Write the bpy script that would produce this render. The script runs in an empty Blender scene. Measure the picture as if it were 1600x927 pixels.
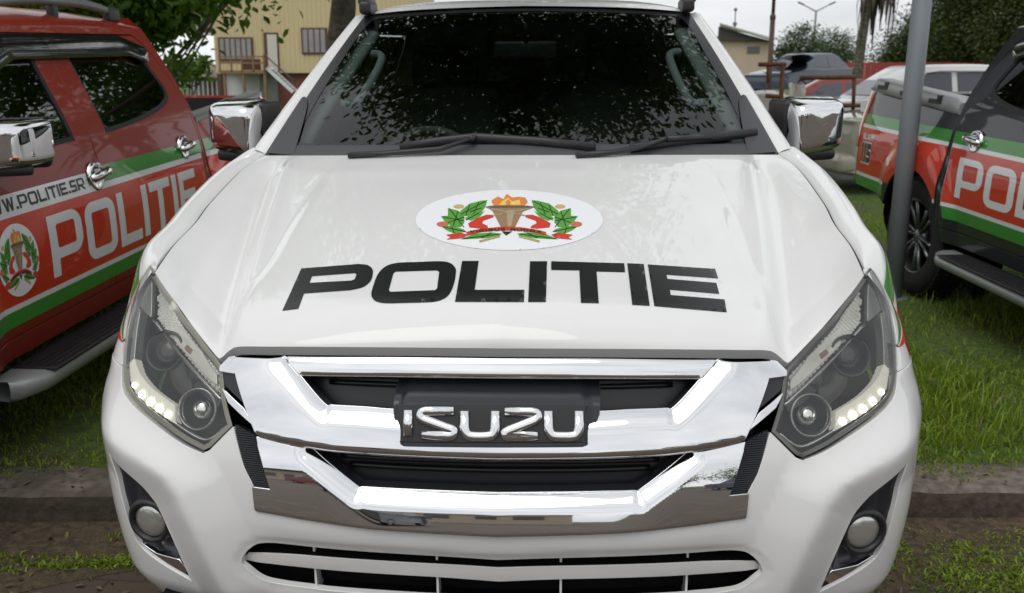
import bpy, math, random
import numpy as np
from mathutils import Vector, Matrix
from mathutils.geometry import delaunay_2d_cdt
from mathutils.bvhtree import BVHTree

R = math.radians
random.seed(7)
rng = np.random.default_rng(7)
SC = bpy.context.scene
COL = SC.collection

# ---------------------------------------------------------------- camera
TILT = 0.0344                      # the white pickup has its front wheels below the kerb
CAM_F, CAM_PITCH, CAM_YAW, CAM_ROLL = 1500.0, 0.2251, -0.0455, -0.002
CAM_LOC = (0.11, -1.755, 1.538)

def cam_axes(pitch, yaw, roll):
    cy, sy, cp, sp = math.cos(yaw), math.sin(yaw), math.cos(pitch), math.sin(pitch)
    r = np.array((cy, -sy, 0.0))
    fh = np.array((sy, cy, 0.0))
    f = fh*cp + np.array((0, 0, -sp))
    u = fh*sp + np.array((0, 0, cp))
    cr, sr = math.cos(roll), math.sin(roll)
    return cr*r - sr*u, sr*r + cr*u, f

cd = bpy.data.cameras.new('camera')
cam = bpy.data.objects.new('camera', cd)
COL.objects.link(cam)
_r, _u, _f = cam_axes(CAM_PITCH, CAM_YAW, CAM_ROLL)
cam.matrix_world = Matrix(((_r[0], _u[0], -_f[0], CAM_LOC[0]), (_r[1], _u[1], -_f[1], CAM_LOC[1]),
                           (_r[2], _u[2], -_f[2], CAM_LOC[2]), (0, 0, 0, 1)))
cd.sensor_width = 36.0
cd.lens = CAM_F/1600*36.0
cd.clip_start = 0.05
cd.clip_end = 3000
SC.camera = cam
cd.dof.use_dof = True; cd.dof.focus_distance = 2.35; cd.dof.aperture_fstop = 6.3

# ---------------------------------------------------------------- sky: bright overcast
SUN_EL, SUN_AZ = R(58), R(205)
w = bpy.data.worlds.new('World'); SC.world = w; w.use_nodes = True
nt = w.node_tree; nt.nodes.clear()
def nd(tree, typ, **kw):
    n = tree.nodes.new(typ)
    for k, v in kw.items():
        if k in ('loc',): continue
        if hasattr(n, k) and k not in n.inputs: setattr(n, k, v)
        else: n.inputs[k].default_value = v
    return n
sky = nd(nt, 'ShaderNodeTexSky'); sky.sky_type = 'NISHITA'; sky.sun_disc = False
sky.sun_elevation = SUN_EL; sky.sun_rotation = SUN_AZ; sky.air_density = 1.0; sky.dust_density = 3.0
hs = nd(nt, 'ShaderNodeHueSaturation'); hs.inputs['Saturation'].default_value = 0.10; hs.inputs['Value'].default_value = 1.0
tc = nd(nt, 'ShaderNodeTexCoord'); mp = nd(nt, 'ShaderNodeMapping'); mp.inputs['Scale'].default_value = (1.3, 1.3, 3.5)
nz = nd(nt, 'ShaderNodeTexNoise'); nz.inputs['Scale'].default_value = 2.2; nz.inputs['Detail'].default_value = 6; nz.inputs['Roughness'].default_value = .55
cr = nd(nt, 'ShaderNodeValToRGB')
cr.color_ramp.elements[0].position = .30; cr.color_ramp.elements[0].color = (6.6, 6.9, 7.3, 1)
cr.color_ramp.elements[1].position = .68; cr.color_ramp.elements[1].color = (10.5, 10.6, 10.7, 1)
mx = nd(nt, 'ShaderNodeMix'); mx.data_type = 'RGBA'; mx.inputs[0].default_value = .80
bg = nd(nt, 'ShaderNodeBackground'); bg.inputs['Strength'].default_value = 0.10
wo = nd(nt, 'ShaderNodeOutputWorld')
L = nt.links.new
L(sky.outputs[0], hs.inputs['Color']); L(tc.outputs['Generated'], mp.inputs[0]); L(mp.outputs[0], nz.inputs['Vector'])
L(nz.outputs[0], cr.inputs[0]); L(hs.outputs[0], mx.inputs[6]); L(cr.outputs[0], mx.inputs[7])
L(mx.outputs[2], bg.inputs[0]); L(bg.outputs[0], wo.inputs[0])

sd = bpy.data.lights.new('sun', 'SUN'); sd.energy = 0.8; sd.angle = R(40); sd.color = (1, .97, .92)
sun = bpy.data.objects.new('sun', sd); COL.objects.link(sun)
_d = Vector((math.sin(SUN_AZ)*math.cos(SUN_EL), math.cos(SUN_AZ)*math.cos(SUN_EL), math.sin(SUN_EL)))
sun.rotation_euler = _d.to_track_quat('Z', 'Y').to_euler(); sun.location = _d*60

SC.view_settings.view_transform = 'Standard'; SC.view_settings.look = 'None'
SC.view_settings.gamma = 1; SC.view_settings.use_curve_mapping = False
SC.view_settings.exposure = 0.18
SC.cycles.max_bounces = 10; SC.cycles.transparent_max_bounces = 16
SC.cycles.caustics_reflective = False; SC.cycles.caustics_refractive = False
# ---------------------------------------------------------------- materials
MAT = {}
def principled(name, col, rough=.5, metal=0.0, coat=0.0, spec=.5, trans=0.0, emit=None, estr=0, noise=0, nscale=20, bump=0, bscale=60, sheen=0, rnoise=0):
    m = bpy.data.materials.new(name); m.use_nodes = True
    t = m.node_tree; b = t.nodes['Principled BSDF']
    b.inputs['Base Color'].default_value = (*col, 1); b.inputs['Roughness'].default_value = rough
    b.inputs['Metallic'].default_value = metal; b.inputs['Coat Weight'].default_value = coat
    b.inputs['Coat Roughness'].default_value = .025
    b.inputs['Specular IOR Level'].default_value = spec; b.inputs['Transmission Weight'].default_value = trans
    if emit: b.inputs['Emission Color'].default_value = (*emit, 1); b.inputs['Emission Strength'].default_value = estr
    if noise or bump or rnoise:
        tc = t.nodes.new('ShaderNodeTexCoord')
        n = t.nodes.new('ShaderNodeTexNoise'); n.inputs['Scale'].default_value = nscale; n.inputs['Detail'].default_value = 5
        t.links.new(tc.outputs['Object'], n.inputs['Vector'])
        if noise:
            mx = t.nodes.new('ShaderNodeMix'); mx.data_type = 'RGBA'
            mx.inputs[6].default_value = (*[c*(1-noise) for c in col], 1); mx.inputs[7].default_value = (*[min(1, c*(1+noise)) for c in col], 1)
            t.links.new(n.outputs[0], mx.inputs[0]); t.links.new(mx.outputs[2], b.inputs['Base Color'])
        if rnoise:
            mr = t.nodes.new('ShaderNodeMapRange'); mr.inputs[1].default_value = .3; mr.inputs[2].default_value = .7
            mr.inputs[3].default_value = max(0, rough-rnoise); mr.inputs[4].default_value = rough+rnoise
            t.links.new(n.outputs[0], mr.inputs[0]); t.links.new(mr.outputs[0], b.inputs['Roughness'])
        if bump:
            n2 = t.nodes.new('ShaderNodeTexNoise'); n2.inputs['Scale'].default_value = bscale; n2.inputs['Detail'].default_value = 4
            t.links.new(tc.outputs['Object'], n2.inputs['Vector'])
            bp = t.nodes.new('ShaderNodeBump'); bp.inputs['Strength'].default_value = bump; bp.inputs['Distance'].default_value = .01
            t.links.new(n2.outputs[0], bp.inputs['Height']); t.links.new(bp.outputs[0], b.inputs['Normal'])
    MAT[name] = m
    return m

def glass_mat(name, tint, refl=1.0, rough=0.0, ior=1.5):
    m = bpy.data.materials.new(name); m.use_nodes = True
    t = m.node_tree; t.nodes.clear()
    o = t.nodes.new('ShaderNodeOutputMaterial'); mix = t.nodes.new('ShaderNodeMixShader')
    tr = t.nodes.new('ShaderNodeBsdfTransparent'); tr.inputs[0].default_value = (*tint, 1)
    gl = t.nodes.new('ShaderNodeBsdfGlossy'); gl.inputs['Roughness'].default_value = rough; gl.inputs[0].default_value = (1, 1, 1, 1)
    fr = t.nodes.new('ShaderNodeFresnel'); fr.inputs[0].default_value = ior
    mu = t.nodes.new('ShaderNodeMath'); mu.operation = 'MULTIPLY'; mu.use_clamp = True; mu.inputs[1].default_value = refl
    t.links.new(fr.outputs[0], mu.inputs[0]); t.links.new(mu.outputs[0], mix.inputs[0])
    t.links.new(tr.outputs[0], mix.inputs[1]); t.links.new(gl.outputs[0], mix.inputs[2]); t.links.new(mix.outputs[0], o.inputs[0])
    MAT[name] = m
    return m

def paint(name, col, rough=.38, flake=0.0, dirt=.04, coat=1.0):
    m = principled(name, col, rough=rough, coat=coat, spec=.12, noise=dirt, nscale=3.5)
    if flake: m.node_tree.nodes['Principled BSDF'].inputs['Metallic'].default_value = flake
    return m

paint('white_paint', (.73, .73, .722))
paint('red_paint', (.225, .020, .009), rough=.36, coat=.45)
paint('black_paint', (.030, .032, .036), rough=.34, flake=.3, coat=.8)
paint('red_vinyl', (.58, .045, .016), rough=.42)
paint('green_vinyl', (.045, .25, .035), rough=.42)
paint('white_vinyl', (.76, .77, .78), rough=.42)
principled('black_vinyl', (.012, .012, .013), rough=.30, spec=.5)
principled('navy_vinyl', (.02, .022, .05), rough=.4)
principled('chrome', (.78, .785, .80), rough=.025, metal=1.0)
principled('soft_chrome', (.80, .81, .82), rough=.12, metal=1.0)
principled('black_plastic', (.018, .018, .020), rough=.42, noise=.3, nscale=40)
principled('satin_black', (.022, .023, .030), rough=.28)
principled('grille_black', (.010, .010, .012), rough=.35)
principled('void_black', (.004, .004, .004), rough=.8, spec=.2)
principled('rubber', (.016, .016, .017), rough=.75, noise=.35, nscale=30, bump=.3, bscale=90)
principled('alloy', (.20, .205, .215), rough=.36, metal=.85)
principled('silver_plastic', (.36, .37, .375), rough=.35, metal=.3)
principled('rail_grey', (.19, .195, .19), rough=.38, metal=.4)
principled('interior_grey', (.10, .105, .105), rough=.8)
principled('trim_grey', (.30, .32, .31), rough=.8)
principled('seat_fabric', (.075, .078, .080), rough=.95, bump=.3)
principled('lamp_black', (.030, .030, .032), rough=.15)
principled('lamp_bowl', (.30, .30, .31), rough=.12, metal=.85)
principled('lamp_silver', (.42, .43, .43), rough=.22, metal=.5)
principled('lamp_chrome', (.62, .63, .64), rough=.15, metal=1.0)
principled('lens_border', (.30, .29, .24), rough=.15, coat=1)
principled('red_reflection', (.34, .17, .15), rough=.3)
principled('tail_lens', (.45, .02, .02), rough=.12, coat=1)
principled('clear_lamp', (.78, .78, .76), rough=.12, metal=.15, coat=1)
principled('drl_lamp', (.66, .66, .60), rough=.3, emit=(1, .97, .86), estr=.22)
principled('lamp_edge', (.10, .10, .095), rough=.2, coat=1)
principled('fog_glass', (.62, .63, .60), rough=.16, metal=.75, coat=1, noise=.3, nscale=30, bump=.12, bscale=120)
principled('drl_bulb', (1, 1, 1), rough=.3, emit=(1, .97, .82), estr=2.0)
glass_mat('rear_tint', (.04, .045, .045), refl=1.0)
glass_mat('windscreen_glass', (.52, .60, .58), refl=.95, ior=1.52)
glass_mat('side_glass', (.22, .27, .25), refl=1.7, ior=1.52)
glass_mat('lamp_glass', (.95, .95, .91), refl=1.5, ior=1.5)
principled('mirror_glass', (.7, .72, .75), rough=.02, metal=1)
principled('visor_smoke', (.010, .010, .011), rough=.08, coat=1)

# ---------------------------------------------------------------- object helpers
def link(o, parent=None):
    COL.objects.link(o)
    if parent is not None: o.parent = parent
    return o
def empty(name, loc=(0, 0, 0), rot=(0, 0, 0)):
    o = bpy.data.objects.new(name, None); o.location = loc; o.rotation_euler = rot; o.empty_display_size = .3
    return link(o)
def tag(o, label=None, cat=None, group=None, kind=None):
    if label: o['label'] = label
    if cat: o['category'] = cat
    if group: o['group'] = group
    if kind: o['kind'] = kind
    return o
def M_(m): return MAT[m] if isinstance(m, str) else m

class Geo:
    """vertices, faces, per-face slot, optional custom vertex normals"""
    def __init__(s): s.v = []; s.f = []; s.mi = []; s.n = []; s.smooth = []
    def add(s, V, F, mi=0, N=None, smooth=True):
        k = len(s.v)
        s.v.extend([tuple(map(float, p)) for p in V])
        s.n.extend([tuple(map(float, p)) for p in N] if N is not None else [None]*len(V))
        s.f.extend([tuple(int(i)+k for i in f) for f in F])
        s.mi.extend([mi]*len(F)); s.smooth.extend([smooth]*len(F))
        return s
    def mesh(s, name):
        me = bpy.data.meshes.new(name)
        me.from_pydata(s.v, [], s.f)
        me.polygons.foreach_set('material_index', s.mi)
        me.polygons.foreach_set('use_smooth', s.smooth)
        me.update()
        if any(n is not None for n in s.n):
            vn = np.zeros(len(s.v)*3); me.vertices.foreach_get('normal', vn); vn = vn.reshape(-1, 3)
            out = [n if n is not None else tuple(vn[i]) for i, n in enumerate(s.n)]
            me.normals_split_custom_set_from_vertices(out)
        return me
    def box(s, c, d, mi=0, rz=0, rx=0, ry=0, taper=1.0):
        mt = Matrix.Rotation(rz, 3, 'Z') @ Matrix.Rotation(ry, 3, 'Y') @ Matrix.Rotation(rx, 3, 'X')
        V = []
        for z in (-.5, .5):
            k = taper if z > 0 else 1
            for x, y in ((-.5, -.5), (.5, -.5), (.5, .5), (-.5, .5)):
                V.append(Vector(c) + mt @ Vector((x*d[0]*k, y*d[1]*k, z*d[2])))
        F = [(3, 2, 1, 0), (4, 5, 6, 7), (0, 1, 5, 4), (1, 2, 6, 5), (2, 3, 7, 6), (3, 0, 4, 7)]
        return s.add(V, F, mi, smooth=False)
    def rbox(s, c, d, r, mi=0, rz=0, rx=0, ry=0, seg=3):
        """rounded box: superellipsoid-like clamp of a subdivided cube"""
        n = 2*seg+2
        mt = Matrix.Rotation(rz, 3, 'Z') @ Matrix.Rotation(ry, 3, 'Y') @ Matrix.Rotation(rx, 3, 'X')
        h = [x/2 for x in d]; r = min(r, min(h)*.999)
        idx = {}; V = []; N = []; F = []
        def coords(k):
            a = []
            for i in range(seg+1): a.append(-h[k]+r-r*math.cos(math.pi/2*i/seg) if False else -h[k]+r*(1-math.cos(math.pi/2*i/seg)) if False else -h[k]+r*i/seg)
            return a+[-x for x in reversed(a)]
        C = [coords(k) for k in range(3)]
        def vert(p):
            key = tuple(round(x, 6) for x in p)
            if key in idx: return idx[key]
            core = [max(-h[k]+r, min(h[k]-r, p[k])) for k in range(3)]
            dv = Vector(p)-Vector(core)
            if dv.length > 1e-9: dv.normalize()
            q = Vector(core)+dv*r
            idx[key] = len(V); V.append(Vector(c)+mt@q); N.append(mt@dv)
            return idx[key]
        m = len(C[0])
        for ax in range(3):
            b, e = (ax+1) % 3, (ax+2) % 3
            for sg in (-1, 1):
                for i in range(m-1):
                    for j in range(m-1):
                        q = []
                        for di, dj in ((0, 0), (1, 0), (1, 1), (0, 1)):
                            p = [0, 0, 0]; p[ax] = sg*h[ax]; p[b] = C[b][i+di]; p[e] = C[e][j+dj]
                            q.append(vert(p))
                        if sg < 0: q.reverse()
                        F.append(q)
        return s.add(V, F, mi)
    def tube(s, path, r, n=10, mi=0, caps=True, flat=1.0, up=(0, 0, 1)):
        P = [Vector(p) for p in path]; k = len(P)
        rad = r if isinstance(r, (list, tuple)) else [r]*k
        V = []; F = []
        prev = None
        for i, p in enumerate(P):
            t = (P[min(i+1, k-1)]-P[max(i-1, 0)]).normalized()
            if prev is None:
                a = Vector(up)
                if abs(a.dot(t)) > .95: a = Vector((1, 0, 0))
                u = (a - t*a.dot(t)).normalized()
            else:
                u = (prev - t*prev.dot(t))
                u = u.normalized() if u.length > 1e-6 else prev
            prev = u; wv = t.cross(u)
            for j in range(n):
                a = 2*math.pi*j/n
                V.append(p + u*(math.cos(a)*rad[i]*flat) + wv*(math.sin(a)*rad[i]))
        for i in range(k-1):
            for j in range(n):
                F.append((i*n+j, i*n+(j+1) % n, (i+1)*n+(j+1) % n, (i+1)*n+j))
        if caps:
            F.append(tuple(range(n-1, -1, -1))); F.append(tuple((k-1)*n+j for j in range(n)))
        return s.add(V, F, mi)
    def lathe(s, prof, c=(0, 0, 0), axis=(0, 0, 1), n=24, mi=0):
        ax = Vector(axis).normalized()
        a = Vector((0, 0, 1)) if abs(ax.z) < .9 else Vector((1, 0, 0))
        u = (a-ax*a.dot(ax)).normalized(); wv = ax.cross(u)
        V = []; F = []
        for (r, h) in prof:
            for j in range(n):
                t = 2*math.pi*j/n
                V.append(Vector(c)+ax*h+(u*math.cos(t)+wv*math.sin(t))*r)
        for i in range(len(prof)-1):
            for j in range(n):
                F.append((i*n+j, i*n+(j+1) % n, (i+1)*n+(j+1) % n, (i+1)*n+j))
        return s.add(V, F, mi)
    def prism(s, poly, fn, h0, h1, mi=0):
        """extrude a small 2-D polygon between h0 and h1; fn(u,v,h)->xyz"""
        n = len(poly)
        V = [fn(u, v, h0) for u, v in poly]+[fn(u, v, h1) for u, v in poly]
        F = [tuple(range(n-1, -1, -1)), tuple(range(n, 2*n))]+[(i, (i+1) % n, n+(i+1) % n, n+i) for i in range(n)]
        return s.add(V, F, mi, smooth=False)

def build(name, geo, mats, parent=None, label=None):
    me = geo.mesh(name)
    o = bpy.data.objects.new(name, me)
    for m in (mats if isinstance(mats, (list, tuple)) else [mats]): me.materials.append(M_(m))
    link(o, parent)
    if label: o['label'] = label
    return o

# ---------------------------------------------------------------- 2-D outlines and sheets over curved surfaces
def crom(P, per=8, closed=False):
    P = [np.array(p[:2], float) for p in P]; n = len(P); out = []
    if n < 3 and not closed: return [tuple(p) for p in P]
    rngi = range(n if closed else n-1)
    for i in rngi:
        g = (lambda k: P[k % n]) if closed else (lambda k: P[max(0, min(n-1, k))])
        p0, p1, p2, p3 = g(i-1), g(i), g(i+1), g(i+2)
        for j in range(per):
            t = j/per
            out.append(tuple(.5*((2*p1)+(-p0+p2)*t+(2*p0-5*p1+4*p2-p3)*t*t+(-p0+3*p1-3*p2+p3)*t**3)))
    if not closed: out.append(tuple(P[-1]))
    return out
def outline(P):
    """closed outline; points with a third entry are sharp corners, the rest is splined"""
    idx = [i for i, p in enumerate(P) if len(p) > 2]
    if not idx: return crom(P, closed=True)
    P = P[idx[0]:]+P[:idx[0]]; out = []; seg = [P[0]]
    for p in P[1:]+[P[0]]:
        seg.append(p)
        if len(p) > 2:
            out += crom(seg)[:-1]; seg = [p]
    return out
def dens(poly, step, closed=True):
    out = []; n = len(poly)
    for i in range(n if closed else n-1):
        a = np.array(poly[i][:2], float); b = np.array(poly[(i+1) % n][:2], float)
        k = max(1, int(math.ceil(np.linalg.norm(b-a)/step)))
        for j in range(k): out.append(tuple(a+(b-a)*j/k))
    if not closed: out.append(tuple(poly[-1][:2]))
    return out
def inside(P, poly):
    P = np.asarray(P, float); x, y = P[:, 0], P[:, 1]; q = np.asarray(poly, float); r = np.zeros(len(P), bool)
    x0, y0 = q[:, 0], q[:, 1]; x1, y1 = np.roll(x0, -1), np.roll(y0, -1)
    for a, b, c, d in zip(x0, y0, x1, y1):
        if b == d: continue
        m = ((b > y) != (d > y))
        r ^= m & (x < (c-a)*(y-b)/(d-b)+a)
    return r
def polydist(P, line, closed=False):
    P = np.asarray(P, float); q = np.asarray([p[:2] for p in line], float)
    best = np.full(len(P), 1e9)
    for i in range(len(q) if closed else len(q)-1):
        a, b = q[i], q[(i+1) % len(q)]; ab = b-a; L2 = max(1e-12, ab@ab)
        t = np.clip(((P-a)@ab)/L2, 0, 1); d = np.linalg.norm(P-(a+t[:, None]*ab), axis=1)
        best = np.minimum(best, d)
    return best
def area(poly):
    q = np.asarray(poly, float); x, y = q[:, 0], q[:, 1]
    return .5*np.sum(x*np.roll(y, -1)-np.roll(x, -1)*y)
def cdt(outer, holes, step, extra=None):
    outer = dens(outer, step); holes = [dens(h, step) for h in holes]
    loops = [outer]+holes; pts = []; edges = []
    for lp in loops:
        k = len(pts); n = len(lp); pts += lp; edges += [(k+i, k+(i+1) % n) for i in range(n)]
    bp = np.array(pts)
    lo, hi = bp.min(0), bp.max(0)
    gx = np.arange(lo[0]+step*.5, hi[0], step); gy = np.arange(lo[1]+step*.5, hi[1], step)
    if len(gx) and len(gy):
        g = np.array(np.meshgrid(gx, gy)).reshape(2, -1).T
        m = inside(g, outer)
        for h in holes: m &= ~inside(g, h)
        g = g[m]
        if len(g):
            dmin = np.full(len(g), 1e9)
            for c in range(0, len(bp), 64):
                dmin = np.minimum(dmin, np.min(np.linalg.norm(g[:, None, :]-bp[None, c:c+64, :], axis=2), axis=1))
            pts += [tuple(p) for p in g[dmin > step*.45]]
    V, E, F, *_ = delaunay_2d_cdt([Vector(p) for p in pts], edges, [], 0, 1e-6)
    V = np.array([tuple(v) for v in V]); F = [tuple(f) for f in F if len(f) == 3]
    c = np.array([V[list(f)].mean(0) for f in F]); m = inside(c, outer)
    for h in holes: m &= ~inside(c, h)
    F = [f for f, k in zip(F, m) if k]
    F = [f if area(V[list(f)]) > 0 else f[::-1] for f in F]
    return V, F, loops
def fn_normals(fn, V, H, e=8e-4):
    u, v = V[:, 0], V[:, 1]
    a = fn(u+e, v, H(u+e, v))-fn(u-e, v, H(u-e, v)); b = fn(u, v+e, H(u, v+e))-fn(u, v-e, H(u, v-e))
    n = np.cross(a, b); return n/np.maximum(1e-12, np.linalg.norm(n, axis=1))[:, None]
def sheet(geo, fn, outer, holes=(), step=.02, h=0.0, relief=None, rim=0.0, mi=0, rmi=0, round_=0.0, flip=False, ne=8e-4):
    """a smooth panel over surface fn(u,v,h), with a rim folded back by `rim`"""
    def H(u, v):
        b = np.full(len(u), float(h))
        return b+relief(u, v) if relief else b
    V, F, loops = cdt(outer, holes, step)
    P = fn(V[:, 0], V[:, 1], H(V[:, 0], V[:, 1])); N = fn_normals(fn, V, H, ne)
    if flip: F = [f[::-1] for f in F]; N = -N
    geo.add(P, F, mi, N)
    if rim:
        rims = rim if isinstance(rim, tuple) else (rim,)*len(loops)
        for li, lp in enumerate(loops):
            rim = rims[li]
            q = np.array(lp)
            if (area(lp) > 0) != (li == 0): q = q[::-1]       # outer ccw, holes cw: material on the left
            n = len(q); u, v = q[:, 0], q[:, 1]; hh = H(u, v)
            A = fn(u, v, hh); nn = fn_normals(fn, q, lambda a, b: np.full(len(a), float(h)), 4e-3)
            T = np.roll(A, -1, 0)-np.roll(A, 1, 0); T /= np.maximum(1e-9, np.linalg.norm(T, axis=1))[:, None]
            side = np.cross(T, nn)                              # points away from the material
            rr = min(.0022, abs(rim)*.4)
            Bq = A-nn*rr+side*rr*.7; Cq = A-nn*rim+side*rr*.7
            Va = np.concatenate([A, Bq, Bq, Cq]); s2 = side
            Na = np.concatenate([nn, (nn*.35+s2), s2, s2]); Na /= np.linalg.norm(Na, axis=1)[:, None]
            Fr = []
            for i in range(n):
                j = (i+1) % n
                Fr.append((j, i, n+i, n+j) if False else (i, n+i, n+j, j))
                Fr.append((2*n+i, 3*n+i, 3*n+j, 2*n+j))
            geo.add(Va, Fr[0::2], mi, Na); 
            geo.add(Va, Fr[1::2], rmi, Na)
    return geo
def grid(geo, P, mi=0, flip=False, N=None):
    """P: array (nv, nu, 3)"""
    nv, nu, _ = P.shape
    F = []
    for j in range(nv-1):
        for i in range(nu-1):
            q = (j*nu+i, j*nu+i+1, (j+1)*nu+i+1, (j+1)*nu+i)
            F.append(q[::-1] if flip else q)
    return geo.add(P.reshape(-1, 3), F, mi, N)
def smooth01(x, a, b):
    t = np.clip((x-a)/(b-a), 0, 1); return t*t*(3-2*t)

# ---------------------------------------------------------------- lettering: square wide letters made of outlines with holes
def rr(x0, y0, x1, y1, r):
    o = []
    rs = r if isinstance(r, (list, tuple)) else (r,)*4
    for (cx, cy, a0, q) in ((x0, y0, 180, rs[0]), (x1, y0, 270, rs[1]), (x1, y1, 0, rs[2]), (x0, y1, 90, rs[3])):
        sx = 1 if cx == x0 else -1; sy = 1 if cy == y0 else -1
        if q <= 0: o.append((cx, cy)); continue
        for k in range(6):
            a = R(a0+90*k/5); o.append((cx+sx*q+q*math.cos(a), cy+sy*q+q*math.sin(a)))
    return o
def letter(ch, t=.2, wd=.86):
    """returns (advance, [(outer, [holes])]) for unit cap height"""
    b = lambda *a: (rr(*a, 0), [])
    if ch == 'P': return wd, [([(0, 0), (t, 0), (t, .28)]+rr(.01, .28, wd, 1, (0, .26, .26, 0))[1:-1]+[(0, 1)], [rr(t, .28+t*.9, wd-t, 1-t*.85, .05)])]
    if ch == 'O': return wd+.04, [(rr(0, 0, wd+.04, 1, .24), [rr(t, t*.95, wd+.04-t, 1-t*.95, .06)])]
    if ch == 'L': return wd*.86, [([(0, 0), (wd*.86, 0), (wd*.86, t*1.05), (t, t*1.05), (t, 1), (0, 1)], [])]
    if ch == 'I': return t, [b(0, 0, t, 1)]
    if ch == 'T': m = wd*.46; return wd*.92, [([(m-t/2, 0), (m+t/2, 0), (m+t/2, 1-t), (wd*.92, 1-t), (wd*.92, 1), (0, 1), (0, 1-t), (m-t/2, 1-t)], [])]
    if ch == 'E':
        g = (1-3*t)/2
        return wd*.86, [([(0, 0), (wd*.86, 0), (wd*.86, t), (t, t), (t, t+g), (wd*.8, t+g), (wd*.8, 2*t+g), (t, 2*t+g), (t, 1-t), (wd*.86, 1-t), (wd*.86, 1), (0, 1)], [])]
    if ch == 'W': return 1.1, [([(0, 1), (.22, 0), (.22+t, 0), (.55, .62), (.88-t, 0), (.88, 0), (1.1, 1), (1.1-t, 1), (.82-t*.2, .38), (.55+t*.45, 1), (.55-t*.45, 1), (.28+t*.2, .38), (t, 1)], [])]
    if ch == '.': return t*1.1, [b(0, 0, t*1.1, t*1.1)]
    if ch == '/': return .45, [([(0, 0), (t, 0), (.45, 1), (.45-t, 1)], [])]
    if ch in 'S5':
        g = (1-3*t)/2; w2 = wd*.82
        return w2, [([(0, 0)]+[(w2-.12, 0), (w2, .12), (w2, t+g+t-.1), (w2-.1, 2*t+g), (t, 2*t+g), (t, 1-t), (w2, 1-t), (w2, 1)]+([(.1, 1), (0, .9)] if ch == 'S' else [(0, 1)])+[(0, t+g+.06), (.06, t+g), (w2-t, t+g), (w2-t, t), (0, t)], [])]
    if ch == 'R': return wd, [([(0, 0), (t, 0), (t, .30), (wd*.42, .30), (wd-t*1.1, 0), (wd, 0), (wd*.70, .32)]+rr(.01, .32, wd, 1, (0, .22, .22, 0))[6:-1]+[(0, 1)], [rr(t, .30+t*.9, wd-t, 1-t*.85, .04)])]
    if ch == 'A': return wd, [([(0, 0), (t, 0), (t, .28), (wd-t, .28), (wd-t, 0), (wd, 0), (wd, .72), (wd-.28, 1), (.28, 1), (0, .72)], [[(t, .28+t), (wd-t, .28+t), (wd-t, .70), (wd-.32, 1-t), (.32, 1-t), (t, .70)]])]
    if ch == 'M': return 1.0, [([(0, 0), (t, 0), (t, .66), (.5, .3), (1-t, .66), (1-t, 0), (1, 0), (1, 1), (1-t, 1), (.5, .6), (t, 1), (0, 1)], [])]
    if ch == '1': return .36, [([(.36-t, 0), (.36, 0), (.36, 1), (.1, 1), (0, .9), (0, .9-t*.6), (.36-t, .9-t*.6)], [])]
    if ch == 'U': return wd, [([(0, 1), (0, .18), (.18, 0), (wd-.18, 0), (wd, .18), (wd, 1), (wd-t, 1), (wd-t, t), (t, t), (t, 1)], [])]
    if ch == 'V': return .8, [([(0, 1), (.4-t*.5, 0), (.4+t*.5, 0), (.8, 1), (.8-t, 1), (.4, .3), (t, 1)], [])]
    if ch == 'B': return wd*.9, [(rr(0, 0, wd*.9, 1, (0, .2, .2, 0)), [rr(t, t, wd*.9-t, .5-t*.4, .04), rr(t, .5+t*.4, wd*.9-t, 1-t, .04)])]
    if ch == 'D': return wd, [(rr(0, 0, wd, 1, (0, .3, .3, 0)), [rr(t, t, wd-t, 1-t, .1)])]
    if ch == 'X': return .8, [([(0, 0), (t, 0), (.4, .36), (.8-t, 0), (.8, 0), (.4+t*.55, .5), (.8, 1), (.8-t, 1), (.4, .64), (t, 1), (0, 1), (.4-t*.55, .5)], [])]
    return .4, []
def word(txt, t=.2, wd=.86, gap=.09, space=.4):
    x = 0; out = []
    for ch in txt:
        if ch == ' ': x += space; continue
        a, shp = letter(ch, t, wd)
        for o, hs in shp:
            out.append(([(p[0]+x, p[1]) for p in o], [[(p[0]+x, p[1]) for p in h] for h in hs]))
        x += a+gap
    return x-gap, out
# ================================================================ pickup body surfaces
# s runs round the plan outline from the middle of the nose (s>0 to the right), z is height; front at y=0
_half = [(0, 0), (.2, .005), (.4, .022), (.6, .060), (.7, .094), (.80, .142), (.868, .205), (.913, .295), (.930, .41), (.935, .56), (.935, .8), (.935, 1.4), (.935, 2.2),
         (.935, 3.0), (.935, 3.8), (.932, 4.5), (.918, 4.95), (.89, 5.12), (.82, 5.205), (.6, 5.235), (.3, 5.25), (0, 5.255)]
_pl = np.array(crom(_half, per=40))
_ds = np.r_[0, np.cumsum(np.linalg.norm(np.diff(_pl, axis=0), axis=1))]
SMAX = _ds[-1]
_S = np.arange(0, SMAX, .004)
_X = np.interp(_S, _ds, _pl[:, 0]); _Y = np.interp(_S, _ds, _pl[:, 1])
def _gauss(a, odd, k=7):
    kern = np.exp(-.5*(np.arange(-3*k, 3*k+1)/k)**2); kern /= kern.sum()
    pad = 3*k
    left = (-a[1:pad+1][::-1] if odd else a[1:pad+1][::-1])
    right = (-a[-pad-1:-1][::-1] if odd else a[-pad-1:-1][::-1])
    return np.convolve(np.r_[left, a, right], kern, 'valid')
_X = _gauss(_X, True); _Y = _gauss(_Y, False)
_TX = np.gradient(_X, _S); _TY = np.gradient(_Y, _S); _tl = np.hypot(_TX, _TY); _TX /= _tl; _TY /= _tl
_zt = np.arange(.2, 2.0, .005)
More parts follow.
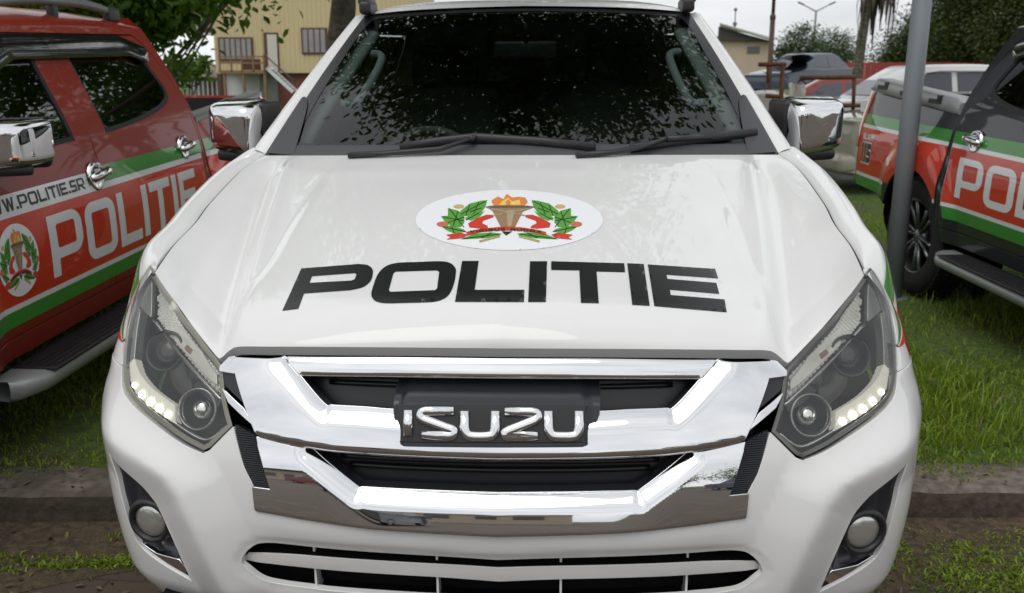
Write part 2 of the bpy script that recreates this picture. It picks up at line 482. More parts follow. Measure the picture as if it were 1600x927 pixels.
def _ztab(pts):
    p = np.array(crom(pts, per=20)); a = np.interp(_zt, p[:, 0], p[:, 1])
    k = 4; kern = np.exp(-.5*(np.arange(-3*k, 3*k+1)/k)**2); kern /= kern.sum()
    return np.convolve(np.pad(a, 3*k, mode='edge'), kern, 'valid')
_tf = _ztab([(.2, .16), (.30, .12), (.40, .07), (.50, .030), (.60, .008), (.68, 0), (.74, .002), (.80, .010), (.86, .026), (.93, .052), (1.0, .083), (1.06, .115), (1.15, .17), (1.3, .25), (2.0, .6)])
_tsd = _ztab([(.2, .10), (.30, .07), (.45, .03), (.6, .008), (.75, 0), (.9, .003), (1.0, .014), (1.1, .035), (1.2, .060), (1.27, .080), (1.5, .180), (1.75, .300), (1.85, .37), (2.0, .5)])
_ez = np.array([(.3, 0), (.80, 0), (.88, .10), (.95, .34), (1.0, .62), (1.05, .95), (1.10, 1.2), (1.2, 1.6), (1.3, 1.8), (2.0, 1.8)])
_eb = np.array([(0, 0), (.50, 0), (.62, .28), (.72, .75), (.80, 1.0), (.92, 1.0), (1.05, .60), (1.2, .16), (1.4, .02), (1.6, 0), (9, 0)])
def _fine(tab, lo, hi, st, k):
    g = np.arange(lo, hi, st); a = np.interp(g, tab[:, 0], tab[:, 1]); kn = np.exp(-.5*(np.arange(-3*k, 3*k+1)/k)**2); kn /= kn.sum()
    return g, np.convolve(np.pad(a, 3*k, mode='edge'), kn, 'valid')
_EZ = _fine(_ez, .3, 2.0, .005, 6); _EB = _fine(_eb, 0, 3.0, .01, 6)
def s_of_y(y): return np.interp(y, _Y, _S)
def Sfn(s, z, h=0.0):
    s = np.asarray(s, float); z = np.asarray(z, float); sg = np.where(s < 0, -1.0, 1.0); a = np.abs(s)
    a = np.where(a > SMAX-.01, SMAX-.01, a)
    x = np.interp(a, _S, _X); y = np.interp(a, _S, _Y); tx = np.interp(a, _S, _TX); ty = np.interp(a, _S, _TY)
    wgt = smooth01(a, .62, 1.12)
    t = (1-wgt)*np.interp(z, _zt, _tf)+wgt*np.interp(z, _zt, _tsd)
    t = t+.085*np.interp(z, *_EZ)*np.interp(a, *_EB)
    fl = 0
    for yc in (.93, 4.03):
        d = np.hypot(y-yc, (z-.42)*.92)
        fl = fl+.034*smooth01(-d, -.62, -.46)*smooth01(z, .15, .4)
    o = h-t+fl*wgt
    nx, ny = ty, -tx
    return np.stack([sg*(x+nx*o), y+ny*o, z+0*x], -1)
def Yfn(y, z, h=0.0, side=1.0):
    return Sfn(side*s_of_y(y), z, h)

# the photograph's view of the pickup, used only to measure outlines on these surfaces
T_LOC = np.array((.11, -1.70, 1.63)); T_R, T_U, T_F = cam_axes(CAM_PITCH+TILT, CAM_YAW, CAM_ROLL+.009)
def t_proj(P):
    d = P-T_LOC; D = d@T_F
    return np.stack([800+CAM_F*(d@T_R)/D, 463.5-CAM_F*(d@T_U)/D], -1)
def t_ray(px, py):
    d = T_F+T_R*(px-800)/CAM_F-T_U*(py-463.5)/CAM_F
    return T_LOC, d
def at_y(px, py, y):
    o, d = t_ray(px, py); return o+d*((y-o[1])/d[1])
_TAB = []
def PX(pts, h=0.0):
    """measured picture outline -> (s,z) on the body surface (right half)"""
    q = np.array([p[:2] for p in pts], float)
    if not _TAB:
        S_, Z_ = np.meshgrid(np.linspace(-1.45, 1.45, 581), np.linspace(.3, 1.25, 191)); S_, Z_ = S_.ravel(), Z_.ravel()
        P_ = Sfn(S_, Z_); N_ = np.cross(Sfn(S_+1e-3, Z_)-P_, Sfn(S_, Z_+1e-3)-P_)
        ok = np.einsum('ij,ij->i', N_, T_LOC-P_) > 0
        _TAB.extend([S_[ok], Z_[ok], t_proj(P_[ok])])
    i0 = [int(np.argmin(((_TAB[2]-p)**2).sum(1))) for p in q]
    g = np.stack([_TAB[0][i0], _TAB[1][i0]], -1); g0 = g.copy()
    for it in range(12):
        f = t_proj(Sfn(g[:, 0], g[:, 1], h))-q; e = 1e-4
        a = (t_proj(Sfn(g[:, 0]+e, g[:, 1], h))-q-f)/e; b = (t_proj(Sfn(g[:, 0], g[:, 1]+e, h))-q-f)/e
        det = a[:, 0]*b[:, 1]-a[:, 1]*b[:, 0]; det = np.where(np.abs(det) < 2e3, np.sign(det+1e-9)*2e3, det)
        ds = (-f[:, 0]*b[:, 1]+f[:, 1]*b[:, 0])/det; dz = (-a[:, 0]*f[:, 1]+a[:, 1]*f[:, 0])/det
        g[:, 0] += np.clip(ds, -.004, .004); g[:, 1] += np.clip(dz, -.004, .004)
    far = np.abs(g-g0).max(1) > .03
    g[far] = g0[far]
    err = np.abs(t_proj(Sfn(g[:, 0], g[:, 1], h))-q).max(1)
    if err.max() > 2: print('PX residual', [(tuple(q[i]), round(float(err[i]), 1)) for i in np.where(err > 2)[0]])
    return [(float(a), float(b))+tuple(p[2:]) for (a, b), p in zip(g, pts)]
def mir(P): return [(-p[0],)+tuple(p[1:]) for p in P][::-1]
def sym(P):
    """right half of an outline, from the middle top round to the middle bottom -> whole outline"""
    return P+mir(P)
# ================================================================ pickup parts (meshes are built once and shared)
def half(px, h=0.0):
    q = PX(px, h); q[0] = (0.0,)+tuple(q[0][1:]); q[-1] = (0.0,)+tuple(q[-1][1:]); return q
CACHE = {}
def part(key, name, maker, mats, parent, label=None):
    if key not in CACHE: CACHE[key] = maker().mesh(name)
    me = CACHE[key]; mats = mats if isinstance(mats, (list, tuple)) else [mats]
    while len(me.materials) < len(mats): me.materials.append(M_(mats[len(me.materials)]))
    o = bpy.data.objects.new(name, me); link(o, parent)
    for i, m in enumerate(mats):
        o.material_slots[i].link = 'OBJECT'; o.material_slots[i].material = M_(m)
    if label: o['label'] = label
    return o
def mirx(fn): return lambda u, v, h=0.0: fn(u, v, h)*np.array((-1, 1, 1))

# ---- windscreen surface: u in -1..1 across, v in 0..1 up
_wb = at_y(800, 245, 1.10); _wc = at_y(1213, 243, 1.24); _wt = at_y(820, 14, 1.93); _wd = at_y(1083, 22, 2.03)
WZ0, WZ1, WZ2, WZ3 = _wb[2], _wc[2], _wt[2], _wd[2]
WX1, WX3 = _wc[0]-.005, _wd[0]-.01
def Wfn(u, v, h=0.0):
    u = np.asarray(u, float); v = np.asarray(v, float); a = u*u
    b = np.stack([WX1*u, 1.10+.14*a, WZ0+(WZ1-WZ0)*a], -1); t = np.stack([WX3*u, 1.93+.10*a, WZ2+(WZ3-WZ2)*a], -1)
    p = b+(t-b)*v[..., None]
    bulge = .018*4*v*(1-v)*(1-.3*a)
    nrm = np.array((0, -.53, .85))
    return p+nrm*(bulge+h)[..., None]

# ---- hood
HE = [(777, 543.5), (900, 544), (1050, 545), (1150, 546), (1199, 547), (1214, 554), (1228, 566), (1237, 560), (1260, 536), (1285, 509), (1308, 481), (1330, 454), (1347, 430)]
def hood_geo():
    e = np.array([p[:2] for p in half(HE+[(777, 543.5)])[:-1]])
    F = Sfn(e[:, 0], e[:, 1], .004); F[0, 0] = 0
    F = np.array(crom([tuple(p[:2]) for p in F], 10)), np.array(crom([(p[1], p[2]) for p in F], 10))
    front = np.column_stack([F[0][:, 0], F[0][:, 1], F[1][:, 1]])
    tip = front[-1]
    spx = [(1347, 430), (1330, 387), (1303, 350), (1285, 316), (1248, 266), (1217, 242)]
    yb, zb = 1.225, WZ1+.004
    side = [tip]
    for px, py in spx[1:]:
        o, d = t_ray(px, py); k = (zb-tip[2])/(yb-tip[1])
        t = (tip[2]+k*(o[1]-tip[1])-o[2])/(d[2]-k*d[1]); side.append(o+d*t)
    sa = np.array(side); side = np.column_stack([np.array(crom([(p[0], p[1]) for p in sa], 10)), np.array(crom([(p[0], p[2]) for p in sa], 10))[:, 1]])
    uu = np.linspace(0, 1, 30)
    rear = np.column_stack([side[-1][0]*uu, 1.085+(side[-1][1]-1.085)*uu**2, WZ0+.006+(side[-1][2]-WZ0-.006)*uu**2])
    f0 = front[0]
    cen = np.array(crom([(f0[1], f0[2]), (f0[1]+.006, f0[2]+.016), (f0[1]+.035, f0[2]+.040), (f0[1]+.10, f0[2]+.066), (f0[1]+.30, f0[2]+.118), (.70, f0[2]+.186), (.90, f0[2]+.225), (1.085, WZ0+.006)], 12))
    center = np.column_stack([0*cen[:, 0], cen])
    def arc(P, n, warp=None):
        d = np.r_[0, np.cumsum(np.linalg.norm(np.diff(P, axis=0), axis=1))]; d /= d[-1]; t = np.linspace(0, 1, n)
        if warp is not None: t = warp(t)
        return np.stack([np.interp(t, d, P[:, k]) for k in range(3)], -1)
    nu, nv = 90, 90
    wv = lambda t: .45*t+.55*t*t
    Fc, Rc, Cc, Sc = arc(front, nu), arc(rear, nu), arc(center, nv, wv), arc(side, nv, wv)
    u = np.linspace(0, 1, nu)[None, :, None]; v = wv(np.linspace(0, 1, nv))[:, None, None]
    P = (1-v)*Fc[None]+v*Rc[None]+(1-u)*Cc[:, None]+u*Sc[:, None]-((1-u)*(1-v)*Fc[0]+u*(1-v)*Fc[-1]+(1-u)*v*Rc[0]+u*v*Rc[-1])
    # raised middle with a soft crease either side, and a second swell next to the wing
    y = P[..., 1]; x = P[..., 0]
    xc = np.interp(y, [.1, .35, .7, 1.0, 1.25], [.545, .585, .635, .675, .70])
    fall = np.clip(np.minimum(1-u[..., 0], 1)*9, 0, 1)*np.clip(v[..., 0]*10, 0, 1)*np.clip((1-v[..., 0])*7, 0, 1)
    d = x-xc
    P[..., 2] += fall*(.016*smooth01(-d, -.035, .02)+.010*np.exp(-((d+.012)/.022)**2)-.010*np.exp(-((d-.045)/.03)**2)-.008)
    P[..., 2] += .012*np.clip(v[..., 0]*8, 0, 1)*(1-u[..., 0]**2)*(1-v[..., 0])
    full = np.concatenate([(P*np.array((-1, 1, 1)))[:, :0:-1], P], 1)
    tu = np.gradient(full, axis=1); tv = np.gradient(full, axis=0); n = np.cross(tu, tv); n /= np.linalg.norm(n, axis=2)[..., None]
    g = Geo(); grid(g, full, N=n.reshape(-1, 3))
    # folded edge
    loop = np.concatenate([full[0], full[1:, -1], full[-1, -2::-1], full[-2:0:-1, 0]]); ln = np.concatenate([n[0], n[1:, -1], n[-1, -2::-1], n[-2:0:-1, 0]])
    dn = np.array((0, .012, -.022))
    k = len(loop); g.add(np.concatenate([loop, loop+dn]), [(i, k+i, k+(i+1) % k, (i+1) % k) for i in range(k)], 0)
    HOOD['side'] = Sc; HOOD['full'] = full; HOOD['tip'] = tip
    return g
HOOD = {}

def bvh_of(geo):
    return BVHTree.FromPolygons([Vector(v) for v in geo.v], geo.f)
def on_hood(px, py):
    o, d = t_ray(px, py)
    loc, n, i, dist = HOOD['bvh'].ray_cast(Vector(o), Vector(d).normalized())
    if loc is None: return None
    return loc, (n if n.z > 0 else -n)
def hood_decal(geo, outer, holes=(), lift=.0012, mi=0, step=5):
    """outline measured in the photograph -> thin film lying on the hood (stored in truck space)"""
    V, F, _ = cdt(outer, list(holes), step)
    P = []; N = []
    for a, b in V:
        r = on_hood(a, b)
        if r is None: r = (Vector((0, .5, 1.1)), Vector((0, 0, 1)))
        P.append(r[0]+r[1]*lift); N.append(r[1])
    geo.add(P, [f[::-1] for f in F], mi)
    return geo

# ---- fender: a rounded top from the hood gap down to the side, then the side with its wheel opening
ARCH_R = .425
def arch_pts(yc, a0, a1, n=24, r=ARCH_R, zc=.40):
    return [(yc+r*math.cos(R(a0+(a1-a0)*i/(n-1))), zc+r*math.sin(R(a0+(a1-a0)*i/(n-1)))) for i in range(n)]
def fender_geo():
    g = Geo(); Sc = HOOD['side']; n = len(Sc)
    ext = [Sc[-1]+(Sc[-1]-Sc[-2])/np.linalg.norm(Sc[-1]-Sc[-2])*t for t in (.02, .05, .08)]
    A = np.concatenate([Sc, ext]); rows = []
    zb = .99; t = np.linspace(0, 1, 22)
    edge = [p[:2] for p in PX([(1402, 580), (1401, 552), (1400, 524), (1397, 503), (1392.5, 483), (1380, 447), (1361.5, 418)])]
    edge = [e for e in crom(edge, 6)]
    up = [e for e in edge if e[1] > zb+.004]
    for e in up[:-1]:        # beside the lamp
        sb = e[0]+.30*(e[1]-zb); q = [(e[0]+(sb-e[0])*k, e[1]+(zb-e[1])*k) for k in t]
        P = np.array([Sfn(*k_) for k_ in q]); P0 = P[0]
        rows.append(np.concatenate([[P0-Sfn(e[0], e[1], .02)+P0], [P0], P]))
    tip_e = up[-1]; ntip = len(rows)
    for i, p in enumerate(A):
        y = p[1]; sb = max(tip_e[0]+.30*(tip_e[1]-zb)+.0005*i, float(s_of_y(y+.02))); B = Sfn(sb, zb); Bt = Sfn(sb, zb+.01)-B; Bt = Bt/np.linalg.norm(Bt)
        w_ = float(smooth01(np.array(np.linalg.norm(p-A[0])), 0, .22))
        A0 = p+np.array((.006, 0, .001)); A1 = p+np.array((.030*w_+.008*(1-w_), .0, .004*w_))
        Lh = np.linalg.norm(B-A1); P2 = B+Bt*Lh*.55
        tt = t[:, None]
        tang = np.array((.9, 0, .12))*Lh*.42
        bez = (1-tt)**3*A1+3*(1-tt)**2*tt*(A1+tang)+3*(1-tt)*tt*tt*P2+tt**3*B
        sl = np.array([Sfn(tip_e[0]+(sb-tip_e[0])*k, tip_e[1]+(zb-tip_e[1])*k) for k in t])
        sl = sl+(A1-sl[0])*(1-tt)**2
        rows.append(np.concatenate([[p+np.array((.005, 0, -.022))], [A0], w_*bez+(1-w_)*sl]))
    P = np.array(rows); tu = np.gradient(P, axis=1); tv = np.gradient(P, axis=0); nn = np.cross(tu, tv); nn /= np.maximum(1e-9, np.linalg.norm(nn, axis=2))[..., None]
    grid(g, P, N=nn.reshape(-1, 3)); HOOD['fend'] = (P, nn, ntip)
    low = [e for e in edge if e[1] <= zb+.004][::-1]
    sA = up[0][0]+.30*(up[0][1]-zb)
    Yq = lambda s_: float(np.interp(s_, _S, _Y))
    side = [(Yq(sA), zb), (1.305, .99), (1.315, .52), (1.30, .47)]+arch_pts(.93, 8, 128)+[(.555, .75), (.50, .945)]+[(Yq(e[0]), e[1]) for e in low[::-1]]
    sheet(g, Yfn, side, step=.025, rim=.02)
    return g
def fender_nose_geo():
    """strip of the wing beside the lamp"""
    g = Geo()
    return g

# ---- front bumper
KR = [(1436, 664), (1400, 690), (1345, 722), (1302, 746), (1276, 780), (1250, 835), (1206, 927)]
FOG = [(1406, 716, 1), (1402, 759), (1392, 805), (1379, 846), (1364, 872), (1325, 900), (1276, 925, 1), (1299, 872), (1324, 816), (1343, 782), (1365, 757)]
INTAKE = [(777, 877, 1), (885, 873.5), (1084, 866), (1150, 861), (1176, 868), (1187, 884), (1180, 898), (1142, 926), (1060, 938, 1), (777, 944, 1)]
BT = [(777, 833.5, 1), (883.5, 831.5), (987, 827.5), (1056, 821.5), (1125, 812.5), (1163, 807, 1), (1168, 770), (1184, 737), (1202, 675, 1), (1241, 714, 1), (1252.5, 719, 1), (1293.5, 700), (1347, 665), (1380, 638), (1396, 616), (1401, 583, 1)]
def bumper_relief():
    k = np.array([p[:2] for p in PX(KR[1:])]); k = np.vstack([(1.5, .862), (1.05, .852), k])
    hl = np.array([p[:2] for p in PX(BT[8:-1])]); ct = np.array([p[:2] for p in PX(BT[:9])])
    it = np.array([p[:2] for p in half(INTAKE)])
    def f(u, v):
        P = np.stack([np.abs(u), v], -1)
        d = polydist(P, k); h = .030*np.clip(1-(np.sqrt(d*d+.011**2)-.011)/.088, 0, 1)**1.25
        h = h*(1-.75*smooth01(P[:, 0], .78, .98))
        dh = polydist(P, hl); h = h*smooth01(dh, -.03, .06)
        dc = polydist(P, ct); h = h+.006-.012*smooth01(dc, .02, .10)*smooth01(.5-np.abs(u), -.05, .1)
        di = polydist(P, it); h = h-.004*(1-smooth01(di, 0, .022))
        h = h*(1-.85*smooth01(v, .895, .945)*smooth01(P[:, 0], .86, .95))
        h = h-.007*smooth01(P[:, 0], .84, 1.0)*smooth01(-v, -.95, -.90)-.03*smooth01(-v, -.50, -.38)
        return h
    return f
BREL = bumper_relief()
def bumper_geo():
    g = Geo(); top = half(BT+[(777, 833.5, 1)])[:-1]
    s55, s51 = float(s_of_y(.555)), float(s_of_y(.505))
    right = outline(top[:]+[(s51, .945, 1), (s55+.01, .75, 1), (float(s_of_y(.51)), .40, 1), (float(s_of_y(.49)), .33, 1), (.75, .33), (.4, .36), (0, .37, 1)])
    # `outline` closes the loop along x=0; drop that and mirror
    right = [p for p in right]
    pr = right
    full = pr+[(-a, b) for a, b in pr[::-1] if abs(a) > 1e-6]
    if area(full) < 0: full = full[::-1]
    fog = outline(PX(FOG)); ink = half(INTAKE); ink = outline(ink); ink = ink+[(-a, b) for a, b in ink[::-1] if abs(a) > 1e-6]
    sheet(g, Sfn, full, [fog, [(-a, b) for a, b in fog[::-1]], ink], step=.012, relief=BREL, rim=(.02, .012, .012, .014))
    BUMP['fog'] = fog; BUMP['ink'] = ink
    return g
BUMP = {}
def full_of(half_px, h=0.0):
    q = outline(half(half_px, h)); q = q+[(-a, b) for a, b in q[::-1] if abs(a) > 1e-6]
    return q if area(q) > 0 else q[::-1]

# ---- grille
def opath(P):
    """open path; third entry marks a sharp corner"""
    out = []; seg = [P[0]]
    for p in P[1:]:
        seg.append(p)
        if len(p) > 2 or p is P[-1]: out += crom(seg)[:-1]; seg = [p]
    return out+[tuple(P[-1][:2])]
def z0(q, first=False, last=False):
    if first: q[0] = (0.0, q[0][1])
    if last: q[-1] = (0.0, q[-1][1])
    return q
def quad(d, D, w_): return -D*np.clip(1-d/w_, 0, 1.25)**2
def sdist(P, path, poly):
    k = polydist(P, path); return np.where(~inside(P, poly) & (k < .005), -k, k)
def mirror_full(q):
    q = q+[(-a, b) for a, b in q[::-1] if abs(a) > 1e-6]; return q if area(q) > 0 else q[::-1]
def chrome_bar_geo():
    g = Geo(); top = z0(opath(PX([(777, 560.5), (950, 561.2), (1119, 562.7)])), True); bot = z0(opath(PX([(1092, 591.5), (950, 591), (777, 590.3)])), False, True)
    po = [(-.05, top[0][1])]+top+bot+[(-.05, bot[-1][1])]
    def rel(u, v):
        P = np.stack([np.abs(u), v], -1); return .004+quad(sdist(P, bot, po), .004, .010)+quad(sdist(P, top, po), .003, .008)
    return sheet(g, Sfn, mirror_full(top+bot), [], step=.007, relief=rel, rim=.03, rmi=1, ne=2e-3)
def chrome_upper_geo():
    g = Geo(); inner = z0(opath(PX([(1121.5, 562.5), (1095, 592), (1054, 636), (1040, 638.5), (987, 640.5), (935, 643.5), (777, 646)])), False, True)
    out1 = opath(PX([(1201, 560.5, 1), (1195, 589), (1181, 630), (1160, 679), (1156, 689)])); bot = z0(opath(PX([(1156, 689), (1125, 695.5), (1073, 704), (1028, 709.5), (952, 713.5), (777, 716)])), False, True)
    po = [(-.05, inner[-1][1])]+inner[::-1]+out1+bot[1:]+[(-.05, bot[-1][1])]
    def rel(u, v):
        P = np.stack([np.abs(u), v], -1); return .018+quad(sdist(P, inner, po), .019, .034)+quad(sdist(P, bot, po), .010, .016)
    return sheet(g, Sfn, mirror_full(inner[::-1]+out1+bot[1:]), [], step=.005, relief=rel, rim=.045, rmi=1, ne=2e-3)
def chrome_lower_geo():
    g = Geo(); inner = z0(opath(PX([(777, 775.5), (900, 774.5), (990, 772), (1004, 768.5), (1078.5, 709.6)])), True)
    out1 = opath(PX([(1078.5, 709.6, 1), (1125, 699.5), (1165, 690, 1), (1154.4, 723), (1137, 772, 1), (1167, 769, 1), (1162, 806)])); bot = z0(opath(PX([(1162, 806), (1125, 811), (1056, 820), (987, 826), (883.5, 830), (777, 832)])), False, True)
    po = [(-.05, inner[0][1])]+inner+out1[1:]+bot[1:]+[(-.05, bot[-1][1])]
    def rel(u, v):
        P = np.stack([np.abs(u), v], -1); mid = 1-smooth01(np.abs(u), .22, .36)
        return .012+quad(sdist(P, inner, po), .019, .033)+quad(sdist(P, bot, po), .002, .006)-(.07+.13*mid)*(v-.74)
    return sheet(g, Sfn, mirror_full(inner+out1[1:]+bot[1:]), [], step=.0045, relief=rel, rim=.045, rmi=1, ne=2e-3)
def spatch(px, h=0.0, rim=.01, step=.012, side=1, relief=None, corners=True):
    def mk():
        g = Geo(); q = PX([p if len(p) > 2 or not corners else (p[0], p[1], 1) for p in px], 0)
        o = outline(q)
        if area(o) < 0: o = o[::-1]
        if side < 0: o = [(-a, b) for a, b in o[::-1]]
        return sheet(g, Sfn, o, [], step=step, h=h, rim=rim, relief=relief)
    return mk
def sband(outer_px, h, rim=.01, step=.012, side=1, holes=(), relief=None):
    def mk():
        g = Geo(); o = outline(PX([p if len(p) > 2 else (p[0], p[1], 1) for p in outer_px]))
        if area(o) < 0: o = o[::-1]
        hs = []
        for hpx in holes:
            k = outline(PX([p if len(p) > 2 else (p[0], p[1], 1) for p in hpx])); hs.append(k)
        if side < 0: o = [(-a, b) for a, b in o[::-1]]; hs = [[(-a, b) for a, b in k[::-1]] for k in hs]
        return sheet(g, Sfn, o, hs, step=step, h=h, rim=rim, relief=relief)
    return mk

# ---- headlight outlines (right lamp as seen in the photograph)
HL = [(1360, 419, 1), (1378, 447), (1390, 483), (1397, 524), (1399, 578), (1393, 613), (1379, 634), (1347, 659), (1293.5, 694), (1252.5, 714, 1), (1242, 709, 1), (1206, 674, 1), (1218, 633), (1226, 581, 1), (1238, 566), (1262, 540), (1285, 514), (1309, 486), (1331, 459), (1349, 434)]
def inset(poly, d):
    """shrink an outline"""
    q = np.array([p[:2] for p in poly]); c = []
    n = len(q)
    sg = 1 if area(q) > 0 else -1
    for i in range(n):
        t = q[(i+1) % n]-q[i-1]; t /= np.linalg.norm(t); c.append(tuple(q[i]+sg*d*np.array((-t[1], t[0]))))
    return c
def hl_outline(side):
    o = dens(outline(PX(HL)), .012)
    if area(o) < 0: o = o[::-1]
    return [(-a, b) for a, b in o[::-1]] if side < 0 else o
def sring(side, w, h):
    def mk():
        g = Geo(); o = hl_outline(side); return sheet(g, Sfn, o, [inset(o, w)], step=.006, h=h, rim=.003)
    return mk
def hl_lens(side):
    def mk():
        g = Geo(); return sheet(g, Sfn, hl_outline(side), [], step=.014, h=.004)
    return mk
def hl_back(side):
    def mk():
        g = Geo(); top = np.array([p[:2] for p in PX(HL[11:]+[HL[0]])])
        def rel(u, v): return -.002-.097*smooth01(polydist(np.stack([np.abs(u), v], -1), top), 0, .09)
        return sheet(g, Sfn, hl_outline(side), [], step=.012, h=0, relief=rel)
    return mk
TURN = [(1356, 449), (1360, 470), (1359, 506), (1310, 557), (1229, 634), (1227, 610), (1235, 585), (1275, 538), (1315, 492)]
DRL = [(1313, 647), (1311, 676), (1350, 653), (1383, 628), (1395, 606), (1398, 578), (1391, 572), (1381, 594), (1355, 620)]
GUIDE = [(1391, 570), (1397.5, 576), (1394, 520), (1391, 490), (1386.5, 490), (1390, 522)]
def s3(px, py, h=0.0, side=1):
    a, b = PX([(px, py)])[0][:2]; p = Sfn(side*a, b, h)
    e = 1e-3; n = np.cross(Sfn(side*a+e, b, h)-p, Sfn(side*a, b+e, h)-p); n /= np.linalg.norm(n)
    return p, n
def lamp_bowl(px, py, h, r, side, depth=.03):
    def mk():
        g = Geo(); p, n = s3(px, py, h, side); n = n*.55+np.array((0, -1, 0))*.45+np.array((0, 0, .1)); n /= np.linalg.norm(n)
        prof = [(r*1.12, 0), (r*1.12, .012), (r, .012), (r*.95, 0), (r*.8, -depth*.5), (r*.45, -depth), (0.001, -depth*1.05)]
        g.lathe(prof, p, n, 28); return g
    return mk
def lamp_dome(px, py, h, r, side, bul=.5):
    def mk():
        g = Geo(); p, n = s3(px, py, h, side); n = n*.55+np.array((0, -1, 0))*.45+np.array((0, 0, .1)); n /= np.linalg.norm(n)
        prof = [(r*math.cos(a), r*bul*math.sin(a)) for a in np.linspace(0, math.pi/2*.99, 9)]
        g.lathe(prof, p, n, 28); return g
    return mk
def line_tube(px, h, r, side, flat=1.0):
    def mk():
        g = Geo(); q = PX(crom(px, 6) if len(px) > 2 else px)
        g.tube([Sfn(side*a[0], a[1], h) for a in q], r, 8); return g
    return mk

def headlight(root, side, tint):
    o = part(('hl', side), 'headlight', hl_back(side), 'lamp_black', root)
    part(('hlr', side), 'lamp_border', sring(side, .0085 if side < 0 else .0065, .001), 'lens_border' if side < 0 else 'lamp_edge', o)
    def turn():
        g = Geo(); k = outline(PX([p+(1,) for p in TURN])); k = k if area(k) > 0 else k[::-1]
        if side < 0: k = [(-a, b) for a, b in k[::-1]]
        ph = lambda u, v: .0028*np.sin((np.abs(u)*1.0+v*1.1)*2*math.pi/.020)
        return sheet(g, Sfn, k, [], step=.005, h=-.020, relief=ph, rim=.02)
    part(('turn', side), 'turn_signal', turn, 'clear_lamp', o)
    part(('corner', side), 'corner_reflector', sband([(1367, 442), (1376, 456), (1386, 484), (1366, 503), (1366, 470)], -.012, side=side), 'lamp_silver', o)
    part(('turnin', side), 'bulb_reflector', sband([(1300, 530), (1322, 512), (1320, 540), (1300, 560), (1262, 596), (1240, 612), (1242, 596), (1270, 560)], -.012, side=side), 'clear_lamp', o)
    part(('amb', side), 'bulb', sband([(1286, 556), (1296, 548), (1299, 553), (1289, 562)], -.009, side=side, rim=.006), 'red_reflection', o)  # dull red patch painted in for faint reflections inside the lamp
    part(('proj', side), 'projector', lamp_bowl(1340, 562, -.025, .040, side), 'satin_black', o)
    part(('projl', side), 'projector_lens', lamp_dome(1340, 562, -.028, .029, side), 'lamp_black', o)
    part(('bowl', side), 'high_beam_bowl', lamp_bowl(1277, 657, -.030, .040, side, .05), 'lamp_bowl', o)
    part(('bowlb', side), 'high_beam_bulb', lamp_dome(1277, 660, -.040, .022, side, .8), 'soft_chrome', o)
    part(('step', side), 'reflector_step', sband([(1236, 637), (1293, 586), (1296, 600), (1281, 622), (1240, 650)], -.022, side=side), 'satin_black', o)
    part(('div', side), 'chrome_divider', line_tube([(1229, 637), (1270, 600), (1312, 560), (1360, 508)], -.012, .0035, side), 'lamp_chrome', o)
    part(('div2', side), 'chrome_strip', line_tube([(1221, 680), (1256, 701), (1310, 674)], -.010, .0035, side), 'lamp_chrome', o)
    def drl():
        g = Geo(); k = outline(PX([p+(1,) for p in DRL])); k = k if area(k) > 0 else k[::-1]
        if side < 0: k = [(-a, b) for a, b in k[::-1]]
        ph = lambda u, v: .0010*np.sin(np.abs(u)*2*math.pi/.010)*np.sin(v*2*math.pi/.010)
        return sheet(g, Sfn, k, [], step=.004, h=-.012, relief=ph, rim=.02)
    d = part(('drl', side), 'daytime_running_light', drl, 'drl_lamp', o, 'lit pale strip of running light')
    part(('guide', side), 'light_guide', sband(GUIDE, -.012, side=side, rim=.02), 'lamp_silver', d)
    def bulbs():
        g = Geo()
        for px, py, r in ((1322, 661, .0075), (1338, 651, .0085), (1354, 641, .0085), (1370, 629, .008), (1384, 614, .006)):
            p, n = s3(px, py, -.008, side); g.lathe([(r*math.cos(a), .004*math.sin(a)) for a in np.linspace(0, 1.56, 5)], p, n, 14)
        return g
    part(('drlb', side), 'diode', bulbs, 'drl_bulb', d)
    part(('lens', side), 'lens', hl_lens(side), tint, o)
    return o

